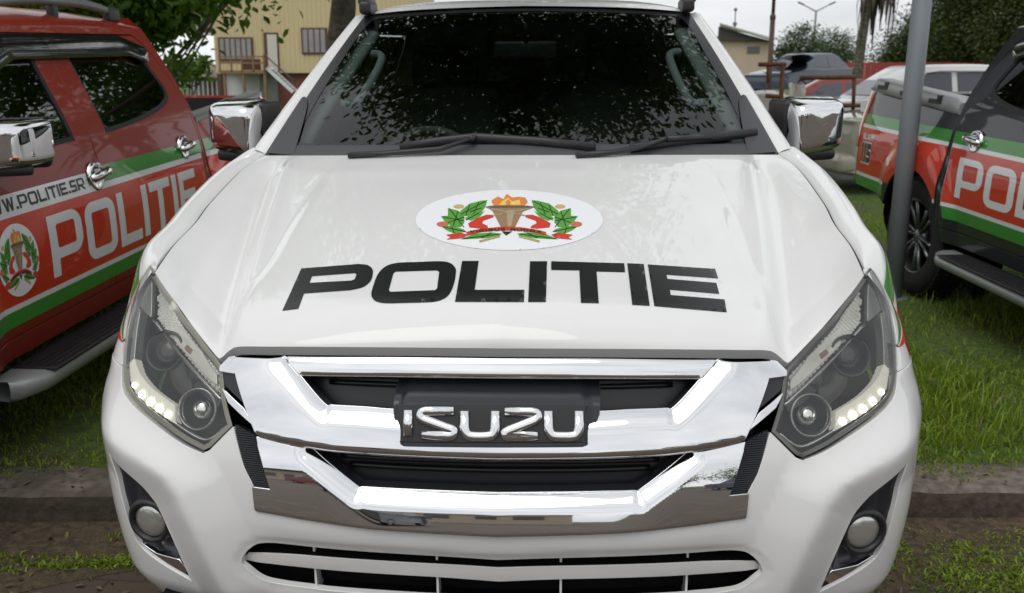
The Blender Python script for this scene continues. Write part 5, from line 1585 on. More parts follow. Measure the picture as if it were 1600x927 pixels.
def leaf_cards(pos, size, mats, name, seed=1, nrm_up=.4, mi=None, parent=None, droop=.0, aspect=.45):
    """folded leaf-shaped blades spread through a volume"""
    r_ = np.random.default_rng(seed); n = len(pos)
    d = r_.normal(size=(n, 3)); d[:, 2] = d[:, 2]*.5-droop; d /= np.linalg.norm(d, axis=1)[:, None]
    up = r_.normal(size=(n, 3))*(1-nrm_up); up[:, 2] += nrm_up*2; s_ = np.cross(d, up); s_ /= np.maximum(1e-6, np.linalg.norm(s_, axis=1))[:, None]; nn = np.cross(s_, d)
    L = (size*r_.uniform(.7, 1.25, n))[:, None]; W = L*aspect
    V = np.zeros((n, 6, 3)); V[:, 0] = pos; V[:, 1] = pos+d*L*.38+s_*W*.5+nn*L*.06; V[:, 2] = pos+d*L*.75+s_*W*.34+nn*L*.03; V[:, 3] = pos+d*L-nn*L*.10; V[:, 4] = pos+d*L*.75-s_*W*.34+nn*L*.03; V[:, 5] = pos+d*L*.38-s_*W*.5+nn*L*.06
    k = np.arange(n)[:, None]*6
    F = np.concatenate([k+np.array([0, 1, 2, 3]), k+np.array([0, 3, 4, 5])], 1)
    me = bpy.data.meshes.new(name); me.vertices.add(n*6); me.vertices.foreach_set('co', V.ravel()); me.loops.add(n*8); me.loops.foreach_set('vertex_index', F.ravel().astype(np.int32))
    me.polygons.add(n*2); me.polygons.foreach_set('loop_start', (np.arange(n*2)*4).astype(np.int32))
    if mi is not None: me.polygons.foreach_set('material_index', np.repeat(mi, 2).astype(np.int32))
    me.update(); me.validate()
    for m in mats: me.materials.append(MAT[m])
    o = bpy.data.objects.new(name, me); link(o, parent); return o
lt = leaf_cards(litter(), .030, ['dry_leaf', 'grass_dry'], 'fallen_leaves', seed=31, nrm_up=1.0, mi=(rg.uniform(0, 1, 420) < .3)); lt['kind'] = 'stuff'

# ================================================================ trees
def tree(name, label, loc, height, trunk_r, blobs, nleaf, leaf, mat, group=None, limbs=9, seed=1, lean=(0, 0), droop=.15, dry=0.0, aspect=.45, cat='tree', fork=.45, gate=None):
    """blobs: list of (x,y,z,rx,ry,rz) crown masses relative to the foot"""
    r_ = np.random.default_rng(seed)
    root = empty(name, loc); tag(root, label, cat, group)
    g = Geo(); top = Vector((lean[0], lean[1], height*.62))
    k = 8; P = [Vector((0, 0, -.3)).lerp(top, i/k)+Vector((r_.normal()*trunk_r*.22, r_.normal()*trunk_r*.22, 0))*(i > 0) for i in range(k+1)]
    g.tube(P, [trunk_r*(1.25-.75*i/k) for i in range(k+1)], 12)
    wts = np.array([b[3]*b[4]*b[5]*(b[6] if len(b) > 6 else 1) for b in blobs]); wts = wts/wts.sum()
    for i in range(limbs):
        b = blobs[i % len(blobs)]; t = r_.uniform(fork, 1); s = P[int(t*k)]
        e = Vector((b[0]+r_.normal()*b[3]*.35, b[1]+r_.normal()*b[4]*.35, b[2]+r_.normal()*b[5]*.3))
        m = s.lerp(e, .5)+Vector((r_.normal()*.2, r_.normal()*.2, .25*abs(r_.normal())))
        g.tube([s, s.lerp(m, .5), m, m.lerp(e, .6), e], [trunk_r*.42, trunk_r*.34, trunk_r*.25, trunk_r*.16, trunk_r*.06], 7)
        for q in range(3):
            e2 = e+Vector((r_.normal()*b[3]*.4, r_.normal()*b[4]*.4, r_.normal()*b[5]*.35)); g.tube([m, m.lerp(e2, .5)+Vector((0, 0, .1)), e2], [trunk_r*.14, trunk_r*.09, trunk_r*.03], 5)
    build('trunk', g, 'bark', root)
    pts = []
    ncl = max(12, nleaf//45)
    ci = r_.choice(len(blobs), ncl, p=wts)
    for j in ci:
        b = blobs[j]; d = r_.normal(size=3); d /= np.linalg.norm(d); rad = r_.uniform(.25, 1)**.5
        c = np.array(b[:3])+d*rad*np.array(b[3:6])
        if gate is not None and b[3] > .7 and c[1] < 1.0 and b[6] < 1.5 and not (b[2] < 5.2 and b[1] > -4) and math.sin(2.6*c[0]+1.1*c[1]+1)*math.sin(2.3*c[1]-.9*c[0])+.5*math.sin(4.3*c[0]-3.1*c[1]) < gate: continue
        sz = leaf*r_.uniform(1.6, 3.8)*min(1, max(.3, b[3]*.9))
        m = int(45*r_.uniform(.5, 1.5)); pts.append(c+r_.normal(size=(m, 3))*sz*np.array((1, 1, .55)))
    pts = np.concatenate(pts)
    leaf_cards(pts, leaf, [mat, 'dry_leaf'], 'crown', seed=seed+5, parent=root, droop=droop, mi=(r_.uniform(0, 1, len(pts)) < dry), aspect=aspect)
    return root
# the spreading tree whose crown hangs over the pickups
_t0 = at_world(538, 20, 12.6)
CROWN = [(-1.2, 4.7, 6.4, 1.4, 1.3, .8), (.5, 4.6, 6.6, 1.5, 1.3, .8), (-2.2, 5.5, 6.2, .9, .9, .7), (1.8, 5.4, 6.4, .9, 1.0, .7), (-.4, 3.5, 6.7, 1.1, .7, .5), (-.2, 6.4, 6.8, 1.6, .7, .6),
         (-1.6, 8.6, 7.2, 1.9, 1.1, .9), (1.0, 9.2, 7.3, 1.5, 1.0, .8), (-5.0, 6.2, 5.0, 1.5, 1.5, .8), (-4.5, 10.0, 7.0, 2.4, 2.0, 1.2), (-.6, 11.4, 7.6, 2.6, 1.8, 1.2), (.2, 14.5, 5.2, 2.4, 1.5, 1.2), (3.4, 15.0, 4.7, 2.2, 1.5, 1.1), (5.6, 13.5, 4.6, 1.6, 1.4, .9), (.9, 10.2, 4.95, 1.2, 1.2, .6), (-2.8, 14.5, 7.0, 2.4, 2.2, 1.4)]
LOW = [(at_world(px, py, Y).x, Y, at_world(px, py, Y).z, rx, .4, rz) for px, py, Y, rx, rz in ((318, -4, 7.6, .20, .13), (258, 10, 8.6, .18, .26), (258, 62, 8.9, .16, .30), (275, 110, 9.2, .13, .18), (130, -10, 8.4, 1.05, .32), (50, 0, 9, 1.2, .42), (215, 15, 9.2, .34, .40), (250, -45, 8.6, 1.2, .36))]
tree('spreading_tree', 'large broadleaf tree spreading its leafy crown over the pickups, trunk behind the white one', (_t0.x, 12.6, .1), 8.4, .21,
     [(x-_t0.x, y-12.6, z, a_, b_, c_, (1.52 if i_ < 6 else 1)) for i_, (x, y, z, a_, b_, c_) in enumerate(CROWN)]+[(x-_t0.x, y-12.6, z, a_, b_, c_, 5) for x, y, z, a_, b_, c_ in LOW], 138000, .13, 'broad_leaf', limbs=36, seed=3, droop=.5, fork=.8, gate=-.30)
def far_tree(lab, px0, Y, L, n, leaf, mat, h, r_, seed, dry=.02, grp='trees along the far side of the yard', name='leafy_tree', cat='tree'):
    return tree(name, lab, (gx_(px0, Y), Y, 0), h, r_, blobs_px(L, px0, Y), n, leaf, mat, grp, limbs=8, seed=seed, dry=dry, cat=cat)
far_tree('dark dense tree on the right, nearest the palm, standing behind the red fence', 1425, 58, [(1420, 78, 36, 26), (1455, 50, 40, 34), (1490, 15, 40, 42), (1385, 92, 22, 10), (1430, 98, 50, 14)], 22000, .20, 'dark_leaf', 8, .3, 20)
far_tree('tall dark tree with brownish dry sprays, right of the grey pole above the white vehicle', 1525, 54, [(1520, 40, 45, 60), (1490, 75, 40, 40), (1550, 70, 40, 45), (1530, -20, 50, 40)], 22000, .20, 'dark_leaf', 9, .3, 21, .07)
far_tree('dark tree with brown twigs above the black pickup cab at the right edge', 1590, 50, [(1590, 20, 40, 50), (1570, 60, 35, 40), (1610, -15, 50, 40)], 18000, .18, 'dark_leaf', 9, .3, 22, .12)
far_tree('lighter feathery tree between the street lamp and the palm', 1300, 66, [(1290, 60, 20, 20), (1310, 75, 24, 18), (1275, 80, 25, 16), (1325, 88, 22, 14), (1300, 92, 40, 10)], 6500, .16, 'bright_leaf', 5.2, .12, 23)
far_tree('light green bushy tree left of the street lamp, in front of the pale shed', 1248, 62, [(1255, 48, 14, 14), (1240, 68, 20, 16), (1262, 75, 22, 16), (1222, 88, 22, 12), (1250, 95, 34, 10)], 6500, .16, 'bright_leaf', 5.2, .12, 24)
far_tree('low rounded tree far off, left of the yellow house', 312, 70, [(318, 108, 16, 7), (296, 112, 14, 6)], 900, .26, 'bright_leaf', 2.8, .12, 43)
far_tree('small shrub with drooping leaves between the red pickup roof and the yellow house', 290, 13.5, [(288, 105, 22, 14), (302, 96, 16, 9), (275, 112, 20, 10)], 260, .14, 'broad_leaf', 2.0, .03, 41, name='shrub', cat='shrub', grp=None)

def palm():
    root = empty('palm_tree', (gx_(1338, 26.5), 26.5, .06)); tag(root, 'slim palm trunk with dry fronds hanging at the top edge, right of the street lamp', 'palm tree')
    g = Geo(); r_ = random.Random(4); P = [Vector((-.01*i+.005*i*i, 0, -.2+i*.55)) for i in range(11)]
    g.tube(P, [.15-.004*i for i in range(11)], 14)
    for i in range(46): z = .1+i*.112; k = z/.55; g.lathe([(.150-.004*k, 0), (.162-.004*k, .05), (.146-.004*k, .06)], c=(-.01*k+.005*k*k, 0, z-.2), n=14)
    build('trunk', g, 'bark', root)
    g = Geo(); top = Vector((.42, 0, 4.0))
    for i in range(64):
        a = r_.uniform(0, 2*math.pi); l = r_.uniform(.8, 1.75); o = r_.uniform(.14, .42); s = Vector((math.cos(a)*.12, math.sin(a)*.12, r_.uniform(-.2, .9)))
        p = [top+s, top+s+Vector((math.cos(a)*o*.8, math.sin(a)*o*.8, -.1)), top+s+Vector((math.cos(a)*o, math.sin(a)*o, -l*.5)), top+s+Vector((math.cos(a)*o*.9, math.sin(a)*o*.9, -l))]
        g.tube(p, [.035, .05, .045, .008], 5, flat=.25)
    build('dry_frond', g, 'palm_dead', root)
    g = Geo()
    for i in range(14):
        a = 2*math.pi*i/14; p = [top+Vector((0, 0, .6)), top+Vector((math.cos(a)*.9, math.sin(a)*.9, 1.5)), top+Vector((math.cos(a)*1.9, math.sin(a)*1.9, 1.3)), top+Vector((math.cos(a)*2.5, math.sin(a)*2.5, .6))]
        g.tube(p, [.05, .16, .14, .02], 6, flat=.12)
    build('green_frond', g, 'bright_leaf', root)
palm()
# ================================================================ buildings
principled('corrugated_yellow', (.56, .46, .26), rough=.5)
def corrugate(mname, scale, dist=.03):
    m = MAT[mname]; t = m.node_tree; b = t.nodes['Principled BSDF']; tc = t.nodes.new('ShaderNodeTexCoord'); wv = t.nodes.new('ShaderNodeTexWave')
    wv.bands_direction = 'X'; wv.inputs['Scale'].default_value = scale; wv.inputs['Distortion'].default_value = 0; bp = t.nodes.new('ShaderNodeBump'); bp.inputs['Strength'].default_value = 1; bp.inputs['Distance'].default_value = dist
    t.links.new(tc.outputs['Object'], wv.inputs[0]); t.links.new(wv.outputs[1], bp.inputs['Height']); t.links.new(bp.outputs[0], b.inputs['Normal'])
principled('white_wall', (.62, .63, .62), rough=.8, noise=.12, nscale=3)
principled('grey_wall', (.30, .31, .29), rough=.85, noise=.15, nscale=2)
principled('brick_wall', (.19, .075, .055), rough=.9, noise=.25, nscale=30)
principled('brown_wood', (.10, .045, .028), rough=.7, noise=.3, nscale=12)
principled('tan_wood', (.22, .13, .075), rough=.8, noise=.3, nscale=10)
principled('roof_dark', (.055, .05, .047), rough=.7)
principled('roof_grey', (.30, .31, .25), rough=.6); corrugate('roof_grey', 1.4)
principled('roof_tan', (.30, .25, .19), rough=.7); corrugate('roof_tan', 1.2)
principled('window_dark', (.10, .11, .115), rough=.15, spec=.6)
principled('curtain', (.55, .53, .48), rough=.8)
principled('cream_wall', (.52, .42, .32), rough=.85, noise=.12, nscale=2)
principled('gutter_white', (.68, .69, .70), rough=.5)
principled('red_fence', (.27, .040, .028), rough=.6, noise=.25, nscale=1.2)
principled('green_sheet', (.06, .12, .09), rough=.6)
principled('lamp_white', (.8, .8, .78), rough=.4)
principled('galvanised', (.215, .235, .26), rough=.55, metal=.15, noise=.10, nscale=6, bump=.05)
principled('pole_rust', (.085, .048, .036), rough=.8, noise=.3, nscale=5)
principled('far_metal', (.16, .16, .17), rough=.6)

def yellow_house():
    Y = 45; k = (Y-CAM_LOC[1])/CAM_F; o = at_world(338, 120, Y)
    C_ = empty('yellow_house', (o.x, Y, 0)); tag(C_, 'two storey house clad in yellow corrugated sheet with brown window frames and a wooden balcony', 'house')
    X = lambda px: (px-338)*k; Z = lambda py: CAM_LOC[2]+(120-py)*k
    zb = Z(115)
    g = Geo()
    def ribbed(x0, x1, z0, ztop):
        n = int((x1-x0)/.055); pr = []
        for i in range(n+1):
            x = x0+(x1-x0)*i/n; q = i % 4; pr.append((x, -(.028 if q in (1, 2) else 0)))
        V = [(x, yy, z0) for x, yy in pr]+[(x, yy, ztop(x)) for x, yy in pr]; m = len(pr)
        g.add(V, [(i, i+1, m+i+1, m+i) for i in range(m-1)], smooth=False)
    ribbed(0, 9.5, zb, lambda x: 5.6+.45*x)
    g.add([(0, 0, zb), (0, 0, 5.6), (0, 9, 5.6), (0, 9, zb)], [(0, 1, 2, 3)], smooth=False); g.add([(0, 0, zb), (9.5, 0, zb), (9.5, 9, zb), (0, 9, zb)], [(0, 1, 2, 3)], smooth=False)
    g.add([(9.5, 0, zb), (9.5, 0, 9.8), (9.5, 9, 9.8), (9.5, 9, zb)], [(3, 2, 1, 0)], smooth=False)
    build('wall', g, 'corrugated_yellow', C_)
    build('side_wall', Geo().box((-.85, 3.2, (Z(52)+Z(20))/2), (1.7, 5.5, Z(20)-Z(52))), 'yellow_plain', C_)
    g = Geo(); g.add([(-2.0, -.6, Z(30)), (-1.2, -.6, Z(14)), (1.6, -.6, Z(-40)), (1.6, 8, Z(-40)), (-1.2, 8, Z(14)), (-2.0, 8, Z(30))], [(0, 1, 4, 5), (1, 2, 3, 4)], smooth=False)
    g.add([(-2.0, -.6, Z(30)-.12), (-1.2, -.6, Z(14)-.12), (1.6, -.6, Z(-40)-.12), (1.6, -.6, Z(-40)), (-1.2, -.6, Z(14)), (-2.0, -.6, Z(30))], [(0, 1, 4, 5), (1, 2, 3, 4)], smooth=False)
    build('roof', g, 'roof_dark', C_)
    build('fascia', Geo().box((-.85, .42, Z(50)), (1.75, .06, .16)), 'roof_dark', C_)
    g = Geo(); g.tube([(X(310), .2, Z(30)), (X(310), .2, Z(54)), (X(316), .15, Z(58)), (X(338), .1, Z(57))], .06, 8); g.box((X(324), .1, Z(57)), (.9, .12, .08)); build('gutter', g, 'gutter_white', C_)
    for a_, b_, t_, d_, n in ((345, 399, 62, 97, 6), (474, 514, 48, 87, 4)):
        x0, x1, z0, z1 = X(a_), X(b_), Z(d_), Z(t_)
        w_ = build('window', Geo().box(((x0+x1)/2, -.05, (z0+z1)/2), (x1-x0, .08, z1-z0)), 'brown_wood', C_)
        g = Geo(); dw = (x1-x0-.12)/n
        for i in range(n): g.box((x0+.06+dw*(i+.5), -.10, (z0+z1)/2), (dw-.07, .03, z1-z0-.16))
        build('pane', g, 'curtain_glass', w_)
    d = build('door', Geo().box((X(427), -.05, (Z(55)+Z(112))/2), (X(438)-X(416), .09, Z(55)-Z(112))), 'brown_wood', C_); build('curtain', Geo().box((X(429), -.11, (Z(58)+Z(112))/2), (.46, .03, Z(58)-Z(112))), 'curtain', d)
    build('wall_lamp', Geo().rbox((X(421), -.10, Z(34)), (.26, .14, .10), .03), 'lamp_white', C_)
    g = Geo(); g.box((X(399), -1.0, Z(114)), (X(433)-X(366), 1.9, .14))
    for px in (371, 400, 432): g.box((X(px), -1.85, Z(114)/2), (.12, .12, Z(114)))
    build('balcony', g, 'tan_wood', C_)
    g = Geo()
    for py in (92, 101): g.box((X(399), -1.92, Z(py)), (X(433)-X(366), .05, .07))
    for px in (366, 383, 399, 416, 432): g.box((X(px), -1.92, Z(102)), (.07, .06, .72))
    build('railing', g, 'tan_wood', C_)
    build('bench', Geo().box((X(406), -1.2, Z(103)), (.75, .5, .5)), 'brown_wood', C_)
    g = Geo(); n = 9
    for s_ in (-1.75, -1.0): g.box(((X(434)+X(472))/2, s_, (Z(108)+Z(143))/2), (math.hypot(X(472)-X(434), Z(108)-Z(143)), .08, .14), ry=math.atan2(Z(108)-Z(143), X(472)-X(434)))
    for i in range(n): t_ = (i+.5)/n; g.box((X(434)+(X(472)-X(434))*t_, -1.37, Z(108)+(Z(143)-Z(108))*t_), (.22, .72, .04))
    st = build('stairs', g, 'gutter_white', C_)
    g = Geo(); g.tube([(X(432), -1.85, Z(112)), (X(432), -1.85, Z(88)), (X(474), -1.85, Z(126))], .035, 6); build('handrail', g, 'far_metal', st)
    build('lower_wall', Geo().box(((X(346)+X(401))/2, .3, zb/2), (X(401)-X(346), .1, zb-.02)), 'white_wall', C_)
    build('shutter', Geo().box(((X(402)+X(431))/2, .35, zb/2), (X(431)-X(402), .1, zb-.02)), 'grey_wall', C_)
    build('brick_panel', Geo().box((X(432)+2.9, .3, zb/2), (5.8, .1, zb-.02)), 'brick_wall', C_)
    for px in (343, ): build('post', Geo().box((X(px), .05, zb/2-.02), (.2, .22, zb-.06)), 'brown_wood', C_)
principled('yellow_plain', (.52, .43, .25), rough=.6)
principled('curtain_glass', (.26, .25, .25), rough=.12, spec=.6, noise=.35, nscale=1.5)
yellow_house()
def low_shed():
    r = empty('tiled_shed', (gx_(282, 48), 48, 0)); tag(r, 'low open shed with tan corrugated roof and brown posts, left of the yellow house', 'shed')
    g = Geo(); g.box((1.2, 1.2, 1.78), (3.4, 3.0, .10), rx=.22); build('roof', g, 'roof_tan', r)
    for x in (-.2, 1.45): build('post', Geo().box((x, .1, .8), (.22, .24, 1.65)), 'brick_wall', r)
    build('back_wall', Geo().box((1.2, 2.2, .7), (3.2, .1, 1.4)), 'grey_wall', r)
    g = Geo()
    for i in range(14): g.box((-.5+i*.24, -.1, .65), (.05, .04, 1.3))
    build('bars', g, 'gutter_white', r)
low_shed()
def green_roof():
    r = empty('far_house', (gx_(334, 66), 66, 0)); tag(r, 'distant house showing only a dark green gable roof beside the yellow house', 'house')
    g = Geo(); g.prism([(-1.2, 1.6), (3, 1.6), (3, 3.2), (.9, 2.5)], lambda u, v, h: (u, h, v), 0, 6); build('roof', g, 'green_sheet', r)
    build('wall', Geo().box((.9, 3, .8), (3.8, 5.6, 1.58)), 'cream_wall', r)
green_roof()
def pale_shed():
    Y = 60; k = (Y-CAM_LOC[1])/CAM_F; r = empty('pale_shed', (gx_(1160, Y), Y, 0)); tag(r, 'pale pink walled shed with long grey gable roof beyond the brown post', 'shed')
    X = lambda px: (px-1160)*k; Z = lambda py: CAM_LOC[2]+(120-py)*k
    g = Geo(); g.prism([(X(1120), 0), (X(1199), 0), (X(1199), Z(68)), (X(1120), Z(60))], lambda u, v, h: (u, h, v), 0, 8); build('wall', g, 'cream_wall', r)
    g = Geo(); a_, b_, c_, d_ = (X(1120), -.6, Z(42)), (X(1200), -.6, Z(66)), (X(1262), 7, Z(62)), (X(1150), 7, Z(41)); g.add([a_, b_, c_, d_], [(0, 1, 2, 3)], smooth=False)
    g.add([a_, b_, (b_[0], b_[1], b_[2]-.12), (a_[0], a_[1], a_[2]-.12)], [(3, 2, 1, 0)], smooth=False); build('roof', g, 'roof_grey', r)
    g = Geo(); g.prism([(X(1120), Z(47)), (X(1199), Z(68)), (X(1120), Z(66))], lambda u, v, h: (u, h, v), -.3, -.15); build('gable', g, 'roof_dark', r)
    build('window', Geo().box((X(1174), -.03, Z(80)), (.75, .08, .40)), 'window_dark', r)
pale_shed()
def fence():
    Y = 52; x0 = gx_(1296, Y); r = empty('red_fence', (x0, Y, 0)); tag(r, 'long red painted board fence along the back of the yard', 'fence')
    g = Geo(); zt = at_world(1400, 98, Y).z
    for i in range(110): g.box((i*.16, .02*(i % 2), zt/2), (.15, .03, zt+.02*(i % 3)))
    build('boards', g, 'red_fence', r)
    for i in range(9): build('post', Geo().box((i*2.1, .10, zt/2), (.14, .12, zt+.08)), 'red_fence', r)
fence()

# ================================================================ poles and lamps
def grey_pole():
    r = empty('grey_pole', (gx_(1425, 4.55), 4.55, GZ)); tag(r, 'plain grey metal pole standing in the grass between the white and black pickups', 'pole')
    g = Geo(); g.tube([(0, 0, -.2), (.012, 0, 1.2), (.034, 0, 3.4)], [.060, .059, .057], 24); build('shaft', g, 'galvanised', r)
    build('foot', Geo().lathe([(.001, .012), (.10, .012), (.11, 0), (.11, -.02)], n=24), 'galvanised', r)
grey_pole()
def street_lamp():
    r = empty('street_lamp', (gx_(1268, 80), 80, 0)); tag(r, 'double armed street lamp rising above the light green trees', 'street lamp')
    build('pole', Geo().tube([(0, 0, 0), (0, 0, at_world(1268, 18, 80).z+.05)], [.11, .08], 8), 'far_metal', r)
    h_ = at_world(1268, 18, 80).z
    for s in (-1, 1):
        build('arm', Geo().tube([(0, 0, h_), (s*.45, 0, h_+.22), (s*1.0, 0, h_+.5)], [.05, .045, .04], 6), 'far_metal', r)
        build('lamp_head', Geo().rbox((s*1.25, 0, h_+.62), (.55, .2, .13), .05, ry=-s*.40), 'far_metal', r)
street_lamp()
def brown_post():
    r = empty('brown_post', (gx_(1202, 22.5), 22.5, 0)); tag(r, 'tall rusty brown steel post in front of the pale shed', 'post')
    build('lower_shaft', Geo().tube([(0, 0, -.1), (0, 0, 2.95)], .062, 12), 'pole_rust', r); build('upper_shaft', Geo().tube([(0, 0, 2.9), (0, 0, 5.5)], .043, 12), 'pole_rust', r)
    build('collar', Geo().lathe([(.06, 0), (.072, .02), (.072, .10), (.043, .14)], c=(0, 0, 2.88), n=12), 'pole_rust', r)
brown_post()
def mast():
    r = empty('antenna_mast', (gx_(1144, 85), 85, 0)); tag(r, 'thin far antenna mast with a round head above the pale shed roof', 'mast')
    build('shaft', Geo().tube([(0, 0, 0), (0, 0, at_world(1144, 15, 85).z)], .05, 6), 'far_metal', r); build('head', Geo().rbox((0, 0, at_world(1144, 15, 85).z), (.3, .3, .3), .14), 'far_metal', r); build('foot', Geo().lathe([(.0, .5), (.22, .25), (.06, 0)], c=(0, 0, at_world(1144, 42, 85).z), n=10), 'far_metal', r)
mast()
def wires():
    g = Geo()
    for k, (z0, z1) in enumerate(((6.6, 6.1), (6.15, 5.8))): 
        P = [(gx_(150, 60)+11*t, 60, z0+(z1-z0)*t-.5*math.sin(math.pi*t)) for t in np.linspace(0, 1, 16)]; g.tube(P, .018, 5)
    return tag(build('overhead_wires', g, 'far_metal'), 'thin overhead wires crossing the sky left of the yellow house', 'wires')
wires()

# ================================================================ background vehicles
paint('car_blue', (.060, .075, .11), rough=.45, dirt=.2); paint('car_red', (.22, .035, .030), rough=.4, dirt=.12); paint('car_white', (.74, .75, .74), rough=.4); paint('car_beige', (.33, .31, .25), rough=.5, dirt=.12); paint('car_dark', (.03, .03, .035)); paint('car_silver', (.42, .43, .44), rough=.35)
principled('car_window', (.035, .038, .06), rough=.06, spec=.7, coat=.4)
principled('amber_lens', (.65, .14, .02), rough=.2, coat=1)
def car(name, label, cat, loc, rz, body, prof, roof, wid=1.70, glass=(), wheels=(.75, 3.3), tilt=0, group=None, extra=None, wr=.31):
    """prof: lower-body side outline (y,z); roof: greenhouse outline; glass: side window outlines; nose at y=0"""
    r = empty(name, loc, (tilt, 0, rz)); tag(r, label, cat, group)
    hw = wid/2
    def loft(poly, w0, w1, zlo, zhi, edge):
        g = Geo(); o = outline([p if len(p) > 2 else p for p in poly]); o = dens(o, .10); o = o if area(o) > 0 else o[::-1]; n = len(o)
        def hx(z): return w0+(w1-w0)*min(1, max(0, (z-zlo)/(zhi-zlo)))
        c = np.mean(o, 0); rows = []
        for k, ins in ((-1, edge), (-1, .35*edge), (-1, 0), (1, 0), (1, .35*edge), (1, edge)):
            row = []
            for y, z in o:
                d = np.array((y, z))-c; L = np.linalg.norm(d); q = np.array((y, z))-(d/L*ins if ins else 0)
                x = hx(q[1])-(edge-0 if ins == 0 and False else {0: edge, 1: .25*edge, 2: 0}[0 if ins == 0 else (1 if ins < edge else 2)])
                row.append((k*x, q[0], q[1]))
            rows.append(row)
        V = [p for row in rows for p in row]; F = []
        for j in range(5):
            for i in range(n): F.append((j*n+i, (j+1)*n+i, (j+1)*n+(i+1) % n, j*n+(i+1) % n))
        g.add(V, [f[::-1] for f in F])
        V0, F0, _ = cdt(o, [], .18)
        def cap(k):
            P = []
            for y, z in V0:
                d = np.array((y, z))-c; L = max(1e-6, np.linalg.norm(d)); q = np.array((y, z))-d/L*edge*min(1, L/ (L+1e-9)); P.append((k*hx(q[1]), q[0], q[1]))
            g.add(P, F0 if k > 0 else [f[::-1] for f in F0], smooth=False)
        cap(1); cap(-1)
        return g
    zl = [p[1] for p in prof]; zr = [p[1] for p in roof]
    build('body', loft(prof, hw, hw-.03, min(zl), max(zl), .05), body, r)
    build('cabin', loft(roof, hw-.09, hw-.26, min(zr), max(zr), .05), body, r)
    def gx(z): return (hw-.09)+((hw-.26)-(hw-.09))*min(1, max(0, (z-min(zr))/(max(zr)-min(zr))))
    for poly in glass:
        for s in (1, -1):
            g = Geo(); o = outline([p if len(p) > 2 else p for p in poly]); o = o if area(o) > 0 else o[::-1]
            fn = lambda u, v, h=0.0: np.stack([s*(np.interp(v, [min(zr), max(zr)], [hw-.09, hw-.26])+h+.008), np.asarray(u)*1.0, np.asarray(v)*1.0], -1)
            if s < 0: fn2 = lambda u, v, h=0.0: fn(-np.asarray(u), v, h); o = [(-a, b) for a, b in o[::-1]]
            else: fn2 = fn
            sheet(g, fn2, o, [], step=.2, rim=.01); build('side_window', g, 'car_window', r)
    for y in wheels:
        for s in (1, -1):
            w_ = build('wheel', Geo().lathe([(.2, -.09), (wr-.03, -.1), (wr, -.06), (wr, .06), (wr-.03, .1), (.2, .09)], axis=(1, 0, 0), n=28), 'rubber', r); w_.location = (s*(hw-.10), y, wr)
            build('rim', Geo().lathe([(.20, .07), (.17, .04), (.05, .06), (.001, .065), (.001, -.065), (.05, -.06), (.17, -.04), (.20, -.07)], axis=(1, 0, 0), n=20), 'alloy', w_)
    def pane(nm, y0, z0, y1, z1, k=.88):
        g = Geo(); a = (gx(z0)-.07)*1; b = (gx(z1)-.07); ny, nz = (z1-z0), -(y1-y0); L = math.hypot(ny, nz); sgn = -1 if y1 > y0 else 1
        o = .012; dy, dz = -abs(ny)/L*o*(1 if y1 > y0 else -1), abs(nz)/L*o
        g.add([(-a, y0+dy, z0+dz), (a, y0+dy, z0+dz), (b, y1+dy, z1+dz), (-b, y1+dy, z1+dz)], [(0, 1, 2, 3)] if y1 > y0 else [(3, 2, 1, 0)], smooth=False); build(nm, g, 'car_window', r)
    if extra: extra(r, pane, gx)
    return r
SED = [(0, .30, 1), (0, .62), (.10, .74), (1.15, .90, 1), (3.35, .94, 1), (4.15, .92), (4.32, .80), (4.34, .35, 1), (3.9, .25), (.4, .25)]
SEDR = [(1.05, .88, 1), (1.75, 1.32), (2.05, 1.40), (2.75, 1.41), (3.15, 1.32), (3.75, .90, 1)]
SEDG = [[(1.58, .97, 1), (1.90, 1.25), (2.15, 1.31), (2.34, 1.31, 1), (2.34, .97, 1)], [(2.44, .97, 1), (2.44, 1.31, 1), (2.80, 1.30), (3.05, 1.20), (3.28, .98, 1)]]
def sed_x(r, pane, gx): pane('windscreen', 1.14, .95, 1.74, 1.30); pane('rear_screen', 3.66, .97, 3.19, 1.29)
car('sedan', 'wrecked dark blue sedan with bonnet torn open, stacked on top of the red car', 'car', (gx_(1196, 30), 30, .90), R(-47), 'car_blue', SED, SEDR, glass=SEDG, extra=sed_x, tilt=0)
def wreck_panel():
    o = Geo(); rows = []
    for i in range(9):
        t = i/8; rows.append([(gx_(1205, 29.6)+t*1.30, 29.6+.35*k, 2.10+.17*math.sin(t*3.0)+.03*math.sin(t*9+k)-.18*(1-t)**3-.04*k) for k in range(5)])
    grid(o, np.array(rows)); return tag(build('bonnet_panel', o, 'car_blue'), 'bent blue bonnet panel gaping open over the wrecked sedan', 'car panel')
wreck_panel()
car('hatchback', 'faded red car with dark windows under the wrecked blue sedan', 'car', (gx_(1152, 21.5), 21.8, .10), R(-97), 'car_red', SED, SEDR, glass=SEDG, extra=sed_x)
PKB = [(0, .40, 1), (0, .92), (.12, 1.02), (1.2, 1.12, 1), (5.0, 1.14, 1), (5.02, .5, 1), (4.6, .36), (.4, .36)]
PKR = [(1.10, 1.10, 1), (1.85, 1.60), (2.2, 1.70), (3.1, 1.715), (3.55, 1.66), (3.72, 1.45), (3.75, 1.10, 1)]
PKG = [[(1.62, 1.16, 1), (2.05, 1.53), (2.25, 1.57), (2.55, 1.57, 1), (2.55, 1.16, 1)], [(2.66, 1.16, 1), (2.66, 1.57, 1), (3.30, 1.57), (3.45, 1.50), (3.45, 1.16, 1)]]
